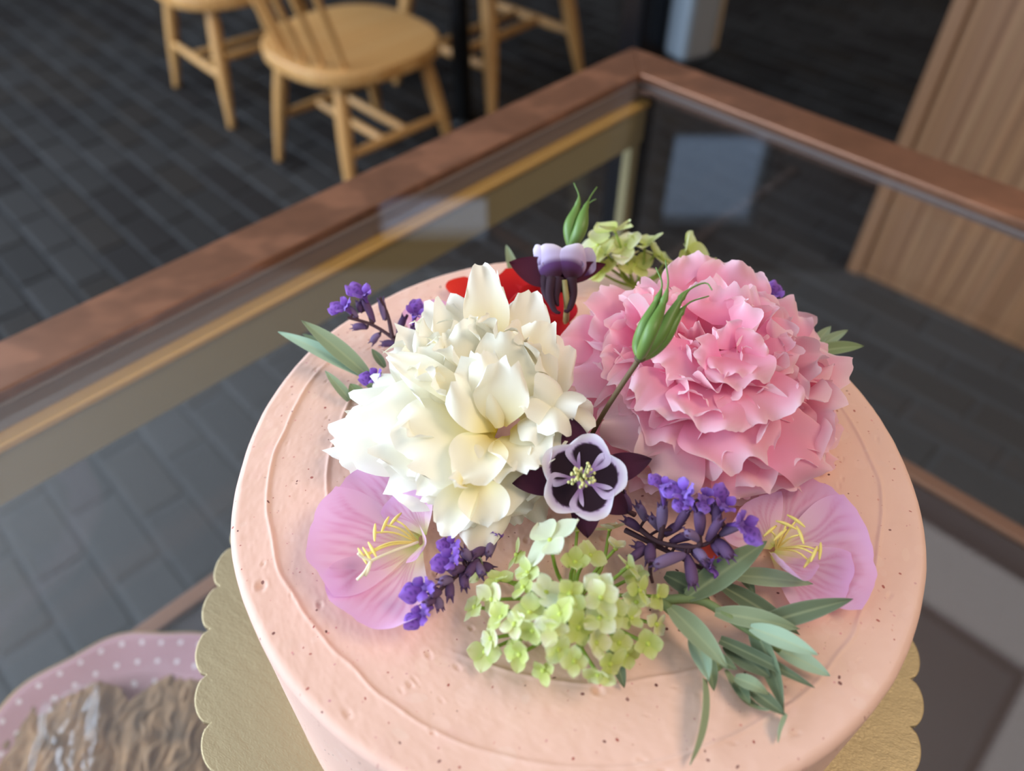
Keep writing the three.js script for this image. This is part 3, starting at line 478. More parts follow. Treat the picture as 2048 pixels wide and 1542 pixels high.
{ // white peony
  seed(202);
  const O = at(965, 850, TOP + 0.015); O.y = TOP + 0.001;
  const t = thing('white_peony', 'creamy white peony with a yellow cleft beside the pink peony', 'flower', O), m = petalMat(0.2, 0.92);
  const colw = y => { const r = ramp([0, rgb(226, 196, 60).lerp(rgb(250, 240, 200), 1 - y)], [0.3, rgb(250, 236, 176).lerp(rgb(252, 248, 232), 1 - y)], [0.65, rgb(254, 248, 226)], [1, rgb(255, 252, 240)]); return u => r(u); };
  const add = (b, p, w, o = {}) => {
    const B = p3(b), Tp = p3(p), d = Tp.clone().sub(B).normalize();
    part('petal', atLocal(O, petal(B, Tp, o.N || V(0, 1, 0.25).addScaledVector(d, -0.2), { w: w * pxm(Tp), bulge: o.bulge ?? 0.14, cup: o.cup ?? 0.12, curl: o.curl ?? 0.05, ruf: o.ruf ?? 0.09, rk: 2.3, tr: o.tr ?? 0.26, jag: o.jag ?? 0.12, col: colw(o.y ?? 0.7), form: o.form || 'fan', nu: 14, nv: 14 })), m, t);
  };
  // left lobe: broad petals arching out from the cleft
  const arch = { bulge: -.13, cup: -.06, curl: .03, tr: .14, ruf: .06 };
  add([985, 870, .010], [664, 874, .010], 150, arch); add([985, 880, .010], [694, 940, .008], 190, arch); add([985, 870, .014], [700, 806, .020], 190, { ...arch, y: .8 }); add([985, 875, .018], [690, 860, .022], 190, arch);
  add([990, 874, .022], [735, 850, .032], 230, { ...arch, bulge: -.18, y: .8 }); add([985, 880, .020], [770, 950, .024], 230, arch); add([990, 872, .026], [800, 795, .034], 190, { ...arch, bulge: -.16, y: 1 }); add([990, 880, .026], [800, 890, .038], 220, { ...arch, bulge: -.16, y: .9 });
  add([985, 880, .022], [850, 985, .026], 200, arch); add([900, 850, .012], [725, 782, .014], 130, arch); add([850, 840, .022], [712, 830, .024], 90, { ruf: .14, jag: .2 }); add([860, 870, .03], [815, 860, .044], 70, { cup: .3, jag: .1 });
  add([985, 850, .030], [772, 706, .050], 66, { form: 'strap', cup: .12, y: .5, ruf: .06, jag: .06, tr: .12, bulge: -.22, curl: 0 });
  // top lobe: upright and crumpled
  add([995, 850, .014], [790, 672, .034], 170); add([1000, 840, .014], [850, 612, .040], 190); add([1000, 830, .014], [900, 600, .042], 160); add([985, 720, .03], [960, 528, .058], 96, { bulge: .05, jag: .05, curl: 0, tr: .3 }); add([1010, 700, .03], [992, 552, .052], 40, { cup: .5, tr: .3 });
  add([1030, 740, .028], [1062, 580, .048], 110, { bulge: .08 }); add([1030, 760, .03], [1092, 640, .046], 120); add([1000, 850, .02], [815, 712, .046], 180, { y: .9, bulge: -.1 }); add([1000, 840, .022], [870, 660, .054], 190, { y: .9, bulge: .06 });
  add([1000, 840, .024], [940, 650, .056], 170, { y: .9, bulge: .02 }); add([1005, 840, .026], [1000, 670, .056], 160, { bulge: .02 }); add([1000, 850, .03], [920, 735, .056], 170, { y: 1, bulge: -.05 }); add([1000, 856, .036], [960, 690, .062], 84, { cup: -.25, y: .3, bulge: -.06 });
  add([1000, 850, .034], [1010, 720, .060], 120, { y: .6, bulge: -.12 }); add([1030, 830, .02], [1085, 700, .048], 150, { bulge: -.05 }); add([1040, 830, .02], [1128, 682, .036], 130, { curl: .1, bulge: -.05 });
  for (const [x, y, h] of [[815, 690, .045], [850, 650, .048], [880, 690, .054], [905, 640, .052], [840, 735, .048], [950, 640, .054], [870, 745, .05], [1030, 660, .052], [1065, 690, .05], [980, 640, .056]]) add([x + 35, y + 50, h - .018], [x, y, h + .004], rr(60, 105), { cup: rr(-.2, .35), bulge: rr(-.15, .2), jag: .18, ruf: .16, y: .5 });
  // right cluster of rounded petals
  for (const [x, y, h, w] of [[1062, 800, .050, 110], [1095, 752, .054, 100], [1150, 785, .050, 110], [1180, 840, .042, 110], [1112, 842, .048, 110], [1152, 880, .036, 110], [1062, 865, .042, 110], [1185, 800, .034, 100], [1090, 890, .036, 100]]) add([1100, 850, .020], [x, y, h], w, { cup: -.3, bulge: -.34, curl: .16, jag: .03, ruf: .04, y: .3, tr: .3 });
  // bottom lobe: hanging petals
  const hang = { bulge: -.16, cup: -.1, curl: .02, jag: .07, ruf: .07, tr: .22 };
  add([985, 890, .014], [866, 1010, .018], 130, hang); add([985, 890, .016], [900, 1070, .014], 120, hang); add([990, 900, .018], [952, 1112, .010], 120, hang); add([1000, 890, .018], [1000, 1030, .022], 150, hang); add([1010, 890, .018], [1082, 988, .018], 170, hang);
  add([975, 880, .026], [842, 990, .028], 120, hang); add([985, 880, .03], [925, 970, .036], 130, { ...hang, cup: .2 }); add([1005, 880, .026], [1000, 950, .036], 130, { y: 1, cup: .15, bulge: -.1 }); add([1020, 870, .026], [1075, 935, .038], 150, { y: .9, bulge: -.14 }); add([1030, 850, .03], [1115, 915, .036], 130, hang);
  add([950, 960, .028], [885, 1072, .020], 90, { ...hang, cup: .3 }); add([930, 960, .024], [845, 1000, .026], 60, hang); add([1000, 950, .02], [1072, 1012, .014], 110, hang); add([1030, 930, .016], [1085, 1045, .006], 80, hang); add([1000, 960, .012], [1040, 1050, .006], 60, hang); add([960, 960, .03], [975, 1050, .024], 110, { ...hang, cup: .25 }); add([930, 970, .034], [905, 955, .044], 50, { cup: .3 });
}
{ // red flower peeping out behind
  seed(303);
  const O = p3([1050, 640, .004]), t = thing('red_blossom', 'bright red blossom half hidden behind the white peony', 'flower', O), m = petalMat(0.3, 0.92);
  const r = ramp([0, rgb(140, 8, 24)], [0.6, rgb(196, 16, 36)], [1, rgb(220, 44, 40)]);
  for (const [b, p, w] of [[[1060, 680, .006], [1030, 535, .022], 170], [[1080, 680, .006], [1085, 560, .026], 150], [[1080, 690, .006], [1130, 640, .018], 130], [[1040, 660, .004], [985, 570, .014], 110]]) part('petal', atLocal(O, petal(p3(b), p3(p), V(0, 0.6, 0.8), { w: w * pxm(p3(p)), bulge: .14, cup: .16, ruf: .06, jag: .05, col: u => r(u), nu: 14, nv: 12 })), m, t);
  const r2 = ramp([0, rgb(190, 20, 30)], [1, rgb(236, 62, 46)]), g = petal(p3([965, 590, .002]), p3([893, 572, .006]), V(0, 1, .3), { w: 0.0118, bulge: .15, cup: .2, ruf: .05, col: u => r2(u) });
  const o = shade(new THREE.Mesh(g, m)); o.name = numbered('loose_petal'); o.userData = { label: 'single orange-red petal lying behind the white peony', category: 'petal' }; scene.add(o);
  const g2 = petal(p3([1400, 1100, .004]), p3([1450, 1116, .004]), V(0, 1, .3), { w: 0.0065, bulge: .1, cup: .2, ruf: .05, col: u => rgb(176, 70, 60) });
  const o2 = shade(new THREE.Mesh(g2, m)); o2.name = numbered('loose_petal'); o2.userData = { label: 'small red petal tucked under the right purple sprig', category: 'petal' }; scene.add(o2);
}
// columbines ------------------------------------------------------------------
const DARK = rgb(38, 16, 30), PLUM = rgb(62, 26, 46), LILAC = rgb(206, 186, 214), RIM = rgb(236, 230, 236);
{
  seed(404);
  const P = p3([1166, 955, .034]), q = pxm(P), A = toCam(P).add(V(0, 0.1, 0)).normalize(), R = V(1, 0, 0).addScaledVector(A, -A.x).normalize(), U = A.clone().cross(R);
  const dir = deg => R.clone().multiplyScalar(Math.cos(deg * Math.PI / 180)).addScaledVector(U, Math.sin(deg * Math.PI / 180));
  const t = thing('columbine', 'dark purple columbine with white-rimmed petals facing the viewer', 'flower', P), m = petalMat(0.15, 0.92);
  const col = (u, s) => {
    const e = Math.abs((u - 0.45) / 0.33) ** 2.4 + Math.abs(s / 0.76) ** 2.4 + 0.10 * (vnoise(s * 11, u * 9) - .5), k = sm(0.80, 1.25, e);
    return DARK.clone().lerp(rgb(112, 74, 120), sm(0, .4, k)).lerp(LILAC.clone().lerp(rgb(150, 112, 160), 1 - sm(.2, .6, u)), sm(.3, .85, k)).lerp(RIM, sm(.80, 1.0, u + .1 * Math.abs(s)) * 0.8);
  };
  [76, 4, -68, -140, 148].forEach(d => {
    const v = dir(d), B = P.clone().addScaledVector(v, 5 * q).addScaledVector(A, -0.003), Tp = P.clone().addScaledVector(v, 87 * q).addScaledVector(A, 10 * q);
    part('petal', atLocal(P, petal(B, Tp, A, { w: 96 * q, bulge: 0.12, cup: 0.10, curl: 0.04, ruf: 0.02, jag: 0.02, tr: 0.30, form: 'claw', col, nu: 26, nv: 28 })), m, t);
    part('spur', atLocal(P, sweep([P.clone().addScaledVector(v, 0.006).addScaledVector(A, -0.003), P.clone().addScaledVector(v, 0.006).addScaledVector(A, -0.012), P.clone().addScaledVector(v, 0.003).addScaledVector(A, -0.021)], u => 0.0036 * (1 - u) + 0.0008, 10, 8)), std(PLUM, 0.6), t);
  });
  const sep = ramp([0, rgb(70, 30, 54)], [0.6, rgb(82, 36, 62)], [1, rgb(58, 26, 46)]);
  [[101, 130], [16, 147], [184, 146], [-86, 120], [-38, 115]].forEach(([d, L]) => { const v = dir(d); part('sepal', atLocal(P, petal(P.clone().addScaledVector(v, 0.004).addScaledVector(A, -0.006), P.clone().addScaledVector(v, L * q).addScaledVector(A, -0.0055), A, { w: 62 * q, bulge: -0.06, cup: 0.12, ruf: 0.03, jag: 0, tr: 0, form: 'leaf', col: u => sep(u), nu: 8, nv: 14 })), m, t); });
  const fil = [], ant = [];
  for (let i = 0; i < 38; i++) {
    const a = rr(0, 360), g = rr(0, 1) ** 0.6, e = P.clone().addScaledVector(dir(a), 24 * q * g).addScaledVector(A, rr(0.004, 0.007)); fil.push(sweep([P.clone().addScaledVector(A, -0.003), P.clone().addScaledVector(dir(a), 10 * q * g).addScaledVector(A, 0.002), e], 0.00014, 4, 4));
    const s = new THREE.SphereGeometry(0.00038, 6, 5); s.scale(1, 1, 1.5); s.translate(e.x, e.y, e.z); ant.push(s);
  }
  [[200, 30], [212, 25], [70, 28]].forEach(([a, g]) => { const e = P.clone().addScaledVector(dir(a), g * q).addScaledVector(A, 0.003); fil.push(sweep([P, e], 0.0002, 4, 4)); const s = new THREE.SphereGeometry(0.00048, 6, 5); s.translate(e.x, e.y, e.z); ant.push(s); });
  const st = part('stamens', atLocal(P, merge([...fil])), std(rgb(196, 200, 140), 0.7), t); part('anthers', atLocal(P, merge(ant)), std(rgb(222, 218, 150), 0.8), t);
  part('stem', atLocal(P, sweep([P.clone().addScaledVector(A, -0.012), p3([1175, 1000, .012]), p3([1195, 1040, .002])], 0.0008, 12, 6)), std(rgb(96, 70, 60), 0.7), t);
}
{ // nodding columbine at the back
  seed(505);
  const P = p3([1126, 545, .036]), t = thing('columbine', 'upright columbine at the back seen from the side, spurs hanging', 'flower', P), m = petalMat(0.2, 0.92);
  const c1 = (u) => PLUM.clone().lerp(rgb(90, 52, 104), sm(.15, .42, u)).lerp(rgb(200, 184, 218), sm(.42, .62, u)).lerp(rgb(232, 222, 238), sm(.7, 1, u));
  for (const [b, p, w, z] of [[[1108, 560, .034], [1090, 487, .044], 92, .3], [[1140, 560, .034], [1162, 488, .044], 88, .3], [[1100, 556, .033], [1068, 490, .042], 50, .1], [[1124, 556, .030], [1126, 500, .040], 90, -.6], [[1145, 556, .030], [1182, 496, .040], 60, -.3]])
    part('petal', atLocal(P, petal(p3(b), p3(p), V(0, 0.2, -1 * Math.sign(z)), { w: w * pxm(p3(p)), bulge: .12, cup: .28, curl: -.04, ruf: .03, jag: .02, tr: .3, form: 'fan', col: c1, nu: 14, nv: 16 })), m, t);
  for (const q of [[[1104, 556, .034], [1100, 590, .030], [1110, 622, .026], [1120, 626, .026]], [[1118, 556, .034], [1112, 595, .029], [1116, 612, .027]], [[1142, 556, .034], [1146, 590, .029], [1136, 622, .026], [1128, 622, .026]], [[1092, 552, .032], [1090, 580, .028], [1102, 612, .026]]])
    part('spur', atLocal(P, sweep(q.map(p3), u => 0.0014 * (1 - u) ** .7 + 0.0005, 12, 8)), std(rgb(46, 16, 34), 0.85), t);
  const sp = ramp([0, rgb(66, 24, 44)], [1, rgb(84, 26, 48)]);
  for (const [p, w] of [[[1018, 524, .036], 60], [[1212, 528, .034], 40], [[1140, 590, .03], 30]]) part('sepal', atLocal(P, petal(p3([1118, 558, .032]), p3(p), V(0, .6, .8), { w: w * pxm(p3(p)), bulge: .1, cup: .15, ruf: .03, jag: 0, tr: 0, form: 'leaf', col: u => sp(u), nv: 14 })), m, t);
  part('stem', atLocal(P, sweep([[1128, 560, .034], [1134, 610, .026], [1132, 650, .014], [1140, 700, .002]].map(p3), 0.0011, 16, 7)), std(rgb(150, 140, 90), 0.6), t);
}
// seed pods -------------------------------------------------------------------
function seedPod(label, base, stem, folls) {
  const P = p3(base), t = thing('seed_pod', label, 'seed pod', P), green = std(rgb(100, 132, 60), 0.45), darkTip = std(rgb(92, 112, 52), 0.6);
  for (const f of folls) {
    const q = f.map(p3), fat = 11.5 * pxm(P);
    part('follicle', atLocal(P, sweep([P, ...q], u => u < 0.62 ? fat * Math.sin(Math.PI * (0.12 + 0.80 * (u / 0.62) ** 0.9)) ** 0.8 + 0.0003 : 0.0003 + 0.0009 * Math.max(0, (0.75 - u) / 0.13) * (u < 0.75 ? 1 : 0) - 0.0003 * (u - 0.62), 36, 10)), green, t);
  }
  part('stem', atLocal(P, sweep(stem.map(p3), u => 0.0008 - 0.0001 * u, 16, 7)), std(rgb(104, 84, 56), 0.7), t);
  const k = new THREE.SphereGeometry(12 * pxm(P), 10, 8); k.scale(1, .6, 1); part('receptacle', k, std(rgb(84, 72, 44), 0.7), t);
}
seedPod('green four-beaked seed pod on a brown stem before the pink peony', [1280, 716, .062], [[1280, 716, .062], [1240, 775, .050], [1205, 830, .034], [1182, 872, .022]],
  [[[1276, 692, .064], [1288, 655, .070], [1310, 610, .074], [1324, 570, .078], [1312, 535, .08]], [[1288, 695, .068], [1303, 660, .074], [1325, 610, .076], [1336, 570, .08], [1331, 520, .084]], [[1297, 700, .064], [1322, 668, .068], [1345, 625, .072], [1375, 582, .076], [1412, 566, .078], [1424, 580, .078]], [[1302, 704, .062], [1330, 676, .066], [1352, 640, .07], [1378, 606, .072], [1418, 592, .074]]]);
seedPod('green seed pod sticking up at the very back above the nodding columbine', [1142, 496, .036], [[1142, 496, .036], [1140, 540, .03], [1134, 600, .02], [1140, 690, .002]],
  [[[1140, 455, .042], [1152, 420, .046], [1158, 395, .05], [1148, 366, .052]], [[1160, 460, .044], [1170, 420, .048], [1180, 395, .05], [1194, 374, .052]], [[1150, 462, .038], [1160, 430, .042], [1180, 405, .046], [1192, 398, .048]]]);
// evening primroses -------------------------------------------------------------
function primrose(name, label, O3, petals, stamens, style) {
  const P = p3(O3), t = thing(name, label, 'flower', P), m = petalMat(0.42, 0.92);
  const base = ramp([0, rgb(206, 214, 110)], [0.14, rgb(244, 234, 190)], [0.4, rgb(247, 214, 232)], [1, rgb(238, 190, 234)]), vein = rgb(214, 106, 170);
  const col = phs => (u, s) => { const c = base(u); let v = 0; for (let k = -4; k <= 4; k++) { const sk = k / 4.4 * (0.35 + 0.65 * u) + 0.05 * Math.sin(u * 9 + k + phs); v = Math.max(v, Math.exp(-(((s - sk) / 0.035) ** 2))); const sb = sk + 0.10 * (u - 0.4) * (k % 2 ? 1 : -1) * 1.6; if (u > .4) v = Math.max(v, 0.6 * Math.exp(-(((s - sb) / 0.03) ** 2))); } return c.lerp(vein, 0.42 * v * sm(.08, .25, u) * (1 - sm(.7, 1, u))); };
  petals.forEach(([b, p, w, o], i) => part('petal', atLocal(P, petal(p3(b), p3(p), o.N || V(0, 1, .2), { w: w * pxm(p3(p)), bulge: o.bulge ?? .14, cup: o.cup ?? .08, curl: o.curl ?? 0, ruf: o.ruf ?? .03, jag: .03, tr: o.tr ?? .2, form: 'wide', col: col(i), nu: 44, nv: 36 })), m, t));
  const yl = std(rgb(244, 226, 130), 0.7), B = p3(stamens.from);
  for (const s of stamens.to) {
    const E = p3(s), M = B.clone().lerp(E, .6).add(V(0, .002, 0)); part('filament', atLocal(P, sweep([B, M, E], 0.00028, 8, 5)), yl, t);
    if (s[3] !== 0) { const d = E.clone().sub(M).normalize().cross(UP).normalize().multiplyScalar(0.0028); part('anther', atLocal(P, sweep([E.clone().sub(d), E.clone().add(V(0, .0004, 0)), E.clone().add(d)], u => 0.0005 * Math.sin(Math.PI * (.15 + .7 * u)), 8, 5)), yl, t); }
  }
  if (style) part('pistil', atLocal(P, merge(style.map(l => sweep(l.map(p3), 0.0004, 10, 6)))), std(rgb(248, 240, 206), 0.7), t);
}
seed(606);
primrose('evening_primrose', 'pale pink veined evening primrose below the white peony', [838, 1082, .006],
  [[[838, 1075, .004], [690, 960, .010], 190, { N: V(.3, 1, .5), bulge: .12 }], [[838, 1085, .004], [618, 1080, .014], 250, { N: V(.3, 1, .1), bulge: .18, cup: .1 }], [[838, 1090, .005], [705, 1240, .010], 240, { N: V(.2, 1, -.4), bulge: .16, cup: .12 }], [[850, 1070, .008], [800, 985, .020], 150, { N: V(-.6, .5, .4), bulge: .1 }], [[846, 1086, .008], [848, 1100, .012], 90, { N: V(-.8, .6, .2), cup: .3 }]],
  { from: [836, 1084, .008], to: [[770, 1050, .014], [750, 1065, .016], [745, 1100, .016], [735, 1110, .016], [790, 1040, .014], [725, 1112, .016]] }, [[[836, 1084, .009], [780, 1105, .014], [742, 1122, .018]], [[742, 1122, .018], [728, 1146, .018], [714, 1160, .017]], [[742, 1122, .018], [722, 1112, .020], [716, 1106, .021]], [[742, 1122, .018], [736, 1142, .018], [730, 1152, .017]]]);
primrose('evening_primrose', 'pink evening primrose at the right below the pink peony', [1545, 1100, .006],
  [[[1550, 1095, .004], [1640, 962, .014], 210, { N: V(-.2, 1, .5), bulge: .14 }], [[1550, 1100, .004], [1748, 1105, .010], 250, { N: V(-.3, 1, .2), bulge: .14 }], [[1545, 1108, .004], [1690, 1195, .006], 190, { N: V(-.3, 1, -.2), bulge: .1 }], [[1545, 1095, .004], [1490, 1010, .014], 170, { N: V(.2, 1, .3), bulge: .12 }], [[1540, 1105, .007], [1610, 1160, .015], 110, { N: V(.3, .8, -.8), cup: .3 }]],
  { from: [1552, 1098, .008], to: [[1572, 1050, .016], [1592, 1042, .016], [1600, 1070, .016], [1640, 1102, .014], [1618, 1122, .013], [1540, 1062, .014], [1560, 1070, .016], [1628, 1108, .015]] });
primrose('evening_primrose', 'pink primrose almost hidden behind the upper left of the white peony', [880, 690, .002],
  [[[880, 700, .002], [850, 600, .010], 110, { N: V(.3, 1, .5) }], [[870, 710, .002], [800, 680, .006], 110, { N: V(.3, 1, .3) }]], { from: [880, 690, .003], to: [[872, 690, .004, 0]] });
// hydrangeas ------------------------------------------------------------------
const sepalVariants = [], paleVariants = [];
{
  seed(707);
  for (let i = 0; i < 6; i++) { const L = 0.0056; sepalVariants.push(petal(V(0, 0, 0.0003), V(0, rr(-.0006, .0012), L), UP, { w: L * rr(.84, 1.05), bulge: rr(.02, .14), cup: rr(.02, .14), ruf: .04, jag: 0, tr: 0, form: 'sepal', nu: 6, nv: 8, col: (u, s) => rgb(226, 230, 162).lerp(rgb(247, 247, 222), sm(.2, 1, u)).lerp(rgb(226, 232, 168), Math.exp(-((s / .12) ** 2)) * .4) })); }
  for (const g of sepalVariants) { const p = g.clone(), c = p.attributes.color; for (let i = 0; i < c.count; i++) { const k = new THREE.Color().fromBufferAttribute(c, i).lerp(rgb(238, 245, 232), .72); c.setXYZ(i, k.r, k.g, k.b); } paleVariants.push(p); }
}
const sepalMats = [rgb(255, 255, 255), rgb(236, 244, 214), rgb(230, 238, 190), rgb(250, 252, 240)].map(c => petalMat(0.4, 0.92, { color: c }));
const eyeGeo = new THREE.SphereGeometry(0.0007, 8, 6), eyeM = std(rgb(190, 205, 90), 0.6);
function floret(parent, O, P, axis, size, mat, spin) {
  const f = new THREE.Group(); f.name = 'floret'; f.position.copy(P).sub(O); f.quaternion.setFromUnitVectors(UP, axis); parent.add(f);
  for (let k = 0; k < 4; k++) { const s = part('sepal', (mat === sepalMats[3] ? paleVariants : sepalVariants)[Math.floor(rnd() * 6)], mat, f); s.rotation.set(rr(-.75, .35), spin + k * Math.PI / 2 + rr(-.12, .12), 0, 'YXZ'); s.scale.setScalar(size * rr(.88, 1.1)); s.scale.y = size; }
  part('eye', eyeGeo, eyeM, f); return f;
}
function hydrangea(label, O3, spec, center) {
  const O = p3(O3), t = thing('hydrangea_head', label, 'flower', O), stemM = std(rgb(140, 168, 70), 0.6), root = p3(center);
  spec.forEach(([x, y, h, s, mi]) => {
    const P = p3([x, y, h]), out = P.clone().sub(root).normalize(), axis = out.multiplyScalar(.8).add(V(rr(-.8, .8), .5, rr(-.5, .9))).normalize();
    floret(t, O, P, axis, s * 0.84, sepalMats[mi ?? Math.floor(rnd() * 3)], rnd() * 1.6);
    const mid = root.clone().lerp(P, .55).add(V(rr(-.002, .002), -.001, rr(-.002, .002)));
    part('pedicel', atLocal(O, sweep([root, mid, P], u => 0.00065 - 0.0002 * u, 8, 5)), stemM, t);
  });
  part('stem', atLocal(O, sweep([root, root.clone().add(V(0, -.006, -.012))], 0.0012, 6, 6)), stemM, t);
}
seed(808);
{
  const spec = [[1100, 1080, .030, 1.75, 3], [1092, 1185, .026, 1.15, 3]];
  const pts = [[1030, 1105], [965, 1140], [985, 1195], [1000, 1235], [980, 1275], [975, 1300], [1020, 1290], [1045, 1310], [1050, 1150], [1045, 1170], [1150, 1130], [1185, 1110], [1230, 1100], [1215, 1060], [1260, 1135], [1275, 1155], [1205, 1175], [1200, 1200], [1280, 1180], [1275, 1205], [1310, 1195], [1140, 1180], [1150, 1215], [1120, 1225], [1160, 1255], [1200, 1240], [1195, 1285], [1240, 1290], [1290, 1285], [1260, 1240], [1255, 1315], [1150, 1320], [1110, 1300], [1085, 1340], [1195, 1350], [1070, 1265], [1065, 1220], [1030, 1250], [1310, 1250], [1230, 1220], [1150, 1060], [1000, 1165], [950, 1215], [1225, 1330], [1100, 1255]];
  for (const [x, y] of pts) { const d = Math.hypot((x - 1135) / 195, (y - 1215) / 160); spec.push([x + rr(-6, 6), y + rr(-6, 6), 0.005 + 0.022 * Math.max(0, 1 - d * d) + rr(-.001, .006), rr(.8, 1.15)]); }
  hydrangea('pale green hydrangea head at the front of the cake', [1130, 1215, .004], spec, [1150, 1205, .004]);
  const b = []; for (const [x, y, s] of [[1195, 490, 1], [1230, 462, 1.25], [1252, 490, 1.2], [1215, 510, 1], [1290, 490, 1], [1310, 510, 1.1], [1240, 520, 1.1], [1190, 520, 1], [1372, 500, 1.15], [1270, 530, 1], [1390, 515, 1], [1200, 545, 1], [1330, 525, 1]]) b.push([x, y, .012 + (540 - y) * .00022, s * 1.6]);
  hydrangea('pale yellow-green hydrangea sprig behind the pink peony', [1270, 560, .004], b, [1270, 575, .004]);
}
// purple catmint sprigs ---------------------------------------------------------
const lav = petalMat(0.25, 0.92), violet = (k = 0) => ramp([0, rgb(96, 52, 136)], [0.5, rgb(126, 76, 174).lerp(rgb(138, 94, 200), k)], [1, rgb(150, 102, 194).lerp(rgb(156, 122, 222), k)]);
const calM = std(rgb(98, 68, 108), 0.8), calM2 = std(rgb(124, 102, 140), 0.8), twigM = std(rgb(74, 46, 56), 0.75);
function sprig(label, O3, stems, calyces, blossoms) {
  const O = p3(O3), t = thing('catmint_sprig', label, 'flower sprig', O);
  for (const s of stems) part('stem', atLocal(O, sweep(s.map(p3), u => 0.0008 - 0.0003 * u, 16, 6)), twigM, t);
  const on = stems.flatMap(l => { const c = new THREE.CatmullRomCurve3(l.map(p3)); return c.getSpacedPoints(30); });
  const foot = A => on.reduce((m, q) => q.distanceTo(A) < m.distanceTo(A) ? q : m, on[0]);
  const stalk = A => { const F = foot(A); if (F.distanceTo(A) > 0.0012) part('stalk', atLocal(O, sweep([F, F.clone().lerp(A, .5).add(V(0, .0004, 0)), A], 0.00042, 6, 5)), twigM, t); };
  calyces.forEach(([a, b, k = 1], i) => {
    const A = p3(a), B = p3(b); stalk(A); const ax = B.clone().sub(A), L = ax.length();
    const g = sweep([A, A.clone().lerp(B, .5).add(V(0, .0006, 0)), B], u => k * 0.00115 * (0.4 + 0.75 * Math.sin(Math.PI * (0.1 + 0.62 * u))) * (u > .96 ? .7 : 1), 10, 9);
    const c = part('calyx', atLocal(O, g), i % 3 ? calM : calM2, t);
    for (let q = 0; q < 4; q++) { const an = q * 1.57 + i, s = ax.clone().normalize(), e1 = s.clone().cross(UP).normalize(), e2 = s.clone().cross(e1); const d = e1.multiplyScalar(Math.cos(an)).addScaledVector(e2, Math.sin(an)); part('tooth', atLocal(O, sweep([B.clone().addScaledVector(d, .0008 * k).addScaledVector(s, -.0004), B.clone().addScaledVector(d, .0012 * k).addScaledVector(s, .0012)], u => 0.00035 * (1 - u) + .0001, 3, 4)), calM, c); }
  });
  blossoms.forEach(([a, b, s, k = .4], i) => { // tube from a to b, then lobes
    const A = p3(a), B = p3(b); stalk(A); const ax = B.clone().sub(A).normalize(), grp = new THREE.Group(); grp.name = 'blossom'; t.add(grp);
    const e1 = ax.clone().cross(V(.2, 1, .3)).normalize(), e2 = ax.clone().cross(e1).normalize(), S = s * 0.85 * pxm(B);
    part('tube', atLocal(O, sweep([A, A.clone().lerp(B, .5), B], u => 0.0005 + 0.0008 * u * u, 8, 8)), std(rgb(112, 72, 156), 0.65), grp);
    [[0.35, .55, .55], [-.35, .55, .55], [Math.PI * .5 + .35, .5, .5], [-Math.PI * .5 - .35, .5, .5], [Math.PI, .95, .9]].forEach(([an, L, w]) => {
      const d = e2.clone().multiplyScalar(-Math.cos(an)).addScaledVector(e1, Math.sin(an)), vc = violet(rr(0, k * 2));
      const Tp = B.clone().addScaledVector(d, S * L * rr(.85, 1.1)).addScaledVector(ax, S * .3);
      part('petal', atLocal(O, petal(B.clone().addScaledVector(d, .0006), Tp, ax.clone().negate().addScaledVector(d, .2), { w: S * w, bulge: .12, cup: .15, ruf: .08, jag: .06, tr: .25, form: 'fan', col: (u, q) => { const c = vc(u); return L > .9 && hash(Math.floor(u * 9), Math.floor(q * 5)) > .78 && u > .2 && u < .75 ? c.lerp(rgb(52, 26, 96), .6) : c; }, nu: 10, nv: 10 })), lav, grp);
    });
  });
}
seed(909);
sprig('purple catmint sprig at the upper left beside the white peony', [800, 700, .01],
  [[[850, 770, .006], [800, 690, .014], [745, 650, .020], [695, 635, .024]], [[785, 676, .016], [775, 630, .022], [760, 596, .028]], [[745, 648, .020], [732, 610, .026], [722, 590, .03]], [[790, 680, .015], [815, 630, .02]], [[830, 740, .008], [825, 690, .014], [830, 650, .02]], [[850, 770, .006], [900, 820, .006], [990, 870, .004]]],
  [[[715, 636, .022], [690, 612, .026]], [[748, 645, .02], [728, 600, .028]], [[722, 625, .023], [718, 605, .026]], [[770, 640, .02], [762, 600, .026]], [[796, 672, .016], [808, 635, .02]], [[735, 655, .018], [708, 655, .016]], [[760, 668, .016], [745, 684, .012]], [[826, 684, .014], [827, 655, .02]], [[800, 690, .012], [766, 688, .009]], [[830, 740, .006], [812, 700, .01]], [[815, 720, .01], [800, 712, .008]], [[850, 745, .008], [822, 738, .008]]],
  [[[705, 628, .024], [690, 615, .028], 48], [[735, 605, .028], [728, 590, .032], 52], [[826, 650, .02], [830, 628, .026], 46], [[770, 768, .008], [752, 754, .014], 44]]);
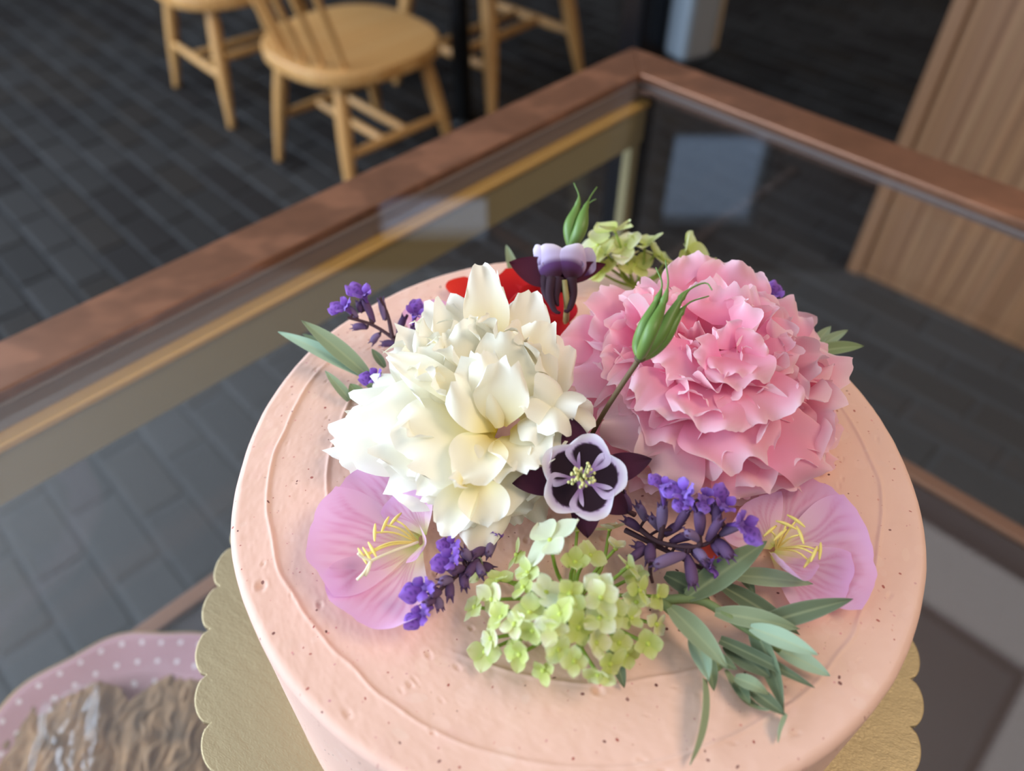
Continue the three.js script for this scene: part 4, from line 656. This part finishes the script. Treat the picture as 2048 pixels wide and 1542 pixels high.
sprig('purple catmint sprig tucked between the left primrose and the green hydrangea', [920, 1150, .006],
  [[[1000, 1070, .004], [940, 1130, .008], [880, 1180, .01], [850, 1225, .008]]],
  [[[990, 1080, .006], [975, 1110, .012]], [[975, 1100, .008], [945, 1110, .014]], [[960, 1120, .008], [935, 1150, .012]], [[950, 1125, .008], [965, 1150, .012]], [[930, 1140, .008], [905, 1140, .014]], [[925, 1145, .008], [930, 1175, .01]], [[905, 1160, .008], [880, 1165, .013]], [[900, 1165, .008], [900, 1195, .009]], [[880, 1185, .008], [862, 1190, .012]], [[875, 1195, .008], [880, 1215, .006]], [[955, 1130, .006], [985, 1140, .006]], [[912, 1150, .012], [890, 1125, .014]], [[940, 1120, .012], [925, 1100, .016]], [[868, 1200, .008], [850, 1210, .01]]],
  [[[925, 1120, .012], [903, 1118, .018], 58, .3], [[870, 1175, .012], [848, 1175, .018], 62, .6], [[920, 1105, .012], [905, 1092, .018], 44, .2], [[865, 1215, .01], [845, 1226, .014], 52, .3], [[985, 1095, .008], [990, 1075, .010], 40, .2]]);
sprig('large purple catmint sprig between the dark columbine and the right primrose', [1380, 1080, .01],
  [[[1270, 1050, .012], [1320, 1085, .016], [1400, 1092, .02], [1455, 1060, .022]], [[1310, 1085, .014], [1300, 1140, .012], [1305, 1165, .008]], [[1320, 1080, .016], [1330, 1020, .026], [1328, 980, .03]], [[1400, 1092, .02], [1395, 1040, .026], [1385, 1000, .03]], [[1270, 1030, .012], [1240, 1010, .016], [1250, 980, .02]], [[1250, 1060, .01], [1330, 1100, .012], [1430, 1150, .012]]],
  [[[1322, 1060, .018], [1325, 1010, .028], 1.2], [[1350, 1060, .018], [1375, 1020, .028]], [[1400, 1070, .022], [1398, 1020, .03], 1.2], [[1395, 1080, .022], [1372, 1065, .028]], [[1415, 1080, .022], [1440, 1040, .03]], [[1430, 1060, .024], [1434, 1010, .03]], [[1440, 1070, .022], [1480, 1050, .026]], [[1432, 1080, .02], [1462, 1115, .022], 1.3], [[1425, 1090, .018], [1440, 1105, .02]], [[1370, 1110, .016], [1310, 1130, .02], 1.25], [[1375, 1112, .016], [1386, 1170, .016], 1.25], [[1385, 1105, .016], [1420, 1135, .016]], [[1390, 1100, .018], [1410, 1120, .02]], [[1300, 1090, .014], [1300, 1125, .014], 1.2], [[1300, 1095, .012], [1265, 1115, .012]], [[1320, 1060, .014], [1300, 1035, .02]], [[1330, 1070, .014], [1360, 1050, .02]], [[1340, 1085, .014], [1385, 1070, .016]], [[1290, 1040, .016], [1275, 1010, .022]], [[1280, 1060, .012], [1250, 1040, .016]], [[1260, 1020, .016], [1245, 990, .02]], [[1350, 1095, .014], [1390, 1100, .012]], [[1290, 1100, .01], [1270, 1090, .012]], [[1440, 1040, .022], [1420, 1015, .028]]],
  [[[1328, 1010, .028], [1325, 972, .036], 46, .3], [[1390, 1020, .03], [1368, 985, .038], 62, .9], [[1385, 1010, .03], [1372, 1005, .036], 40, .9], [[1455, 1050, .026], [1485, 1048, .032], 62, .5], [[1435, 1030, .026], [1448, 1010, .032], 54, .4], [[1410, 1130, .014], [1425, 1132, .016], 46, .3], [[1400, 1000, .03], [1410, 995, .034], 44, .8]]);
sprig('single purple catmint bloom peeking out behind the right edge of the pink peony', [1540, 610, .02],
  [[[1520, 640, .014], [1535, 605, .022]]], [[[1525, 630, .016], [1540, 600, .024]]], [[[1535, 605, .022], [1545, 590, .026], 50, .2]]);
// grey-green leaves --------------------------------------------------------------
const leafM = petalMat(0.16, 0.92, { bumpMap: dataTexture(128, (x, y) => 128 + 120 * (hash(x * 128, y * 128) - .5)), bumpScale: 0.0001 });
const leafCol = k => { const a = [rgb(124, 142, 110), rgb(150, 166, 132), rgb(108, 124, 98), rgb(172, 200, 174), rgb(134, 150, 104)][k]; return (u, s) => a.clone().lerp(rgb(196, 206, 160), 0.45 * Math.exp(-((s / .09) ** 2)) * (1 - u * .6)).lerp(rgb(200, 214, 190), .16 * sm(.82, 1, Math.abs(s))); };
function leafSprig(label, O3, stems, leaves) {
  const O = p3(O3), t = thing('leaf_sprig', label, 'leaves', O);
  for (const s of stems) part('stem', atLocal(O, sweep(s.map(p3), u => 0.0014 - 0.0005 * u, 14, 7)), std(rgb(128, 146, 96), 0.7), t);
  for (const [b, p, w, k = 0, o = {}] of leaves) { const B = p3(b), Tp = p3(p); part('leaf', atLocal(O, petal(B, Tp, o.N || V(0, 1, .3), { w: w * (o.form === 'blade' ? 1.05 : 0.68) * pxm(Tp), bulge: o.bulge ?? -.10, cup: .05, fold: .12, curl: o.curl ?? 0, ruf: .03, jag: 0, tr: 0, form: o.form || 'leaf', col: leafCol(k), nu: 10, nv: 18 })), leafM, t); }
}
seed(111);
leafSprig('pair of grey-green leaves at the left edge of the cake', [735, 755, .006], [[[735, 752, .008], [770, 775, .006], [830, 790, .004]]],
  [[[738, 755, .008], [556, 664, .016], 46, 3], [[740, 755, .008], [602, 640, .022], 54, 1], [[725, 745, .008], [605, 668, .014], 40, 0], [[770, 735, .008], [743, 698, .012], 26, 0], [[700, 800, .004], [650, 742, .010], 20, 1, { form: 'blade' }], [[725, 805, .004], [700, 768, .008], 46, 4], [[730, 765, .008], [800, 790, .006], 40, 4], [[840, 775, .01], [880, 800, .008], 30, 0]]);
leafSprig('spray of narrow grey-green leaves at the right front of the cake', [1400, 1200, .004],
  [[[1320, 1200, .004], [1400, 1200, .008], [1480, 1250, .01], [1560, 1300, .006]], [[1320, 1200, .004], [1380, 1260, .008], [1440, 1340, .004]], [[1360, 1190, .004], [1450, 1150, .008], [1500, 1140, .008]]],
  [[[1375, 1195, .008], [1534, 1082, .020], 82, 0], [[1460, 1150, .008], [1626, 1168, .010], 56, 1], [[1430, 1225, .010], [1600, 1258, .012], 64, 1], [[1500, 1255, .008], [1706, 1198, .014], 62, 2], [[1500, 1255, .012], [1636, 1310, .014], 62, 3, {}], [[1550, 1295, .006], [1660, 1352, .004], 56, 3],
    [[1340, 1215, .010], [1456, 1338, .014], 74, 1], [[1385, 1270, .008], [1418, 1362, .008], 62, 3], [[1410, 1300, .006], [1428, 1382, .003], 46, 0], [[1405, 1355, .005], [1380, 1530, .003], 40, 1, { form: 'blade', bulge: -.12, N: V(1, .6, .2) }], [[1450, 1290, .004], [1542, 1356, .006], 70, 2], [[1440, 1280, .006], [1630, 1376, .006], 26, 2, { form: 'blade' }],
    [[1510, 1260, .010], [1568, 1424, .004], 44, 0, { form: 'blade', N: V(-1, .8, .2), bulge: .16 }], [[1450, 1340, .004], [1530, 1440, .004], 50, 1, { N: V(.6, 1, -.2), bulge: .16, curl: -.2 }], [[1470, 1355, .006], [1538, 1384, .010], 44, 1, { curl: .3 }], [[1495, 1375, .004], [1570, 1430, .004], 48, 2], [[1570, 1425, .004], [1556, 1485, .002], 26, 3, { form: 'blade', N: V(1, .6, 0), bulge: .2 }], [[1440, 1170, .004], [1600, 1270, .003], 60, 2], [[1330, 1150, .006], [1420, 1200, .004], 60, 2], [[1470, 1130, .006], [1510, 1190, .006], 40, 0], [[1420, 1310, .004], [1475, 1340, .006], 40, 0], [[1395, 1140, .004], [1460, 1130, .008], 50, 2], [[1470, 1365, .003], [1500, 1410, .005], 40, 0]]);
leafSprig('few green leaf tips beyond the right edge of the pink peony', [1640, 700, .004], [[[1560, 740, .004], [1640, 695, .006]]],
  [[[1620, 700, .006], [1662, 652, .012], 34, 1], [[1625, 702, .006], [1696, 660, .012], 34, 1], [[1625, 706, .006], [1728, 692, .010], 44, 4], [[1600, 715, .004], [1660, 716, .004], 40, 0]]);
leafSprig('thin dark leaf blade pointing out below the green hydrangea', [1235, 1330, .004], [[[1215, 1290, .004], [1230, 1320, .004]]], [[[1228, 1310, .006], [1249, 1376, .002], 26, 2, { form: 'blade' }]]);
leafSprig('pale leaf tip standing up behind the red blossom', [1030, 560, .004], [[[1040, 590, .002], [1030, 560, .006]]], [[[1032, 560, .006], [1012, 490, .018], 22, 1, { form: 'blade' }]]);

renderer.render(scene, camera);
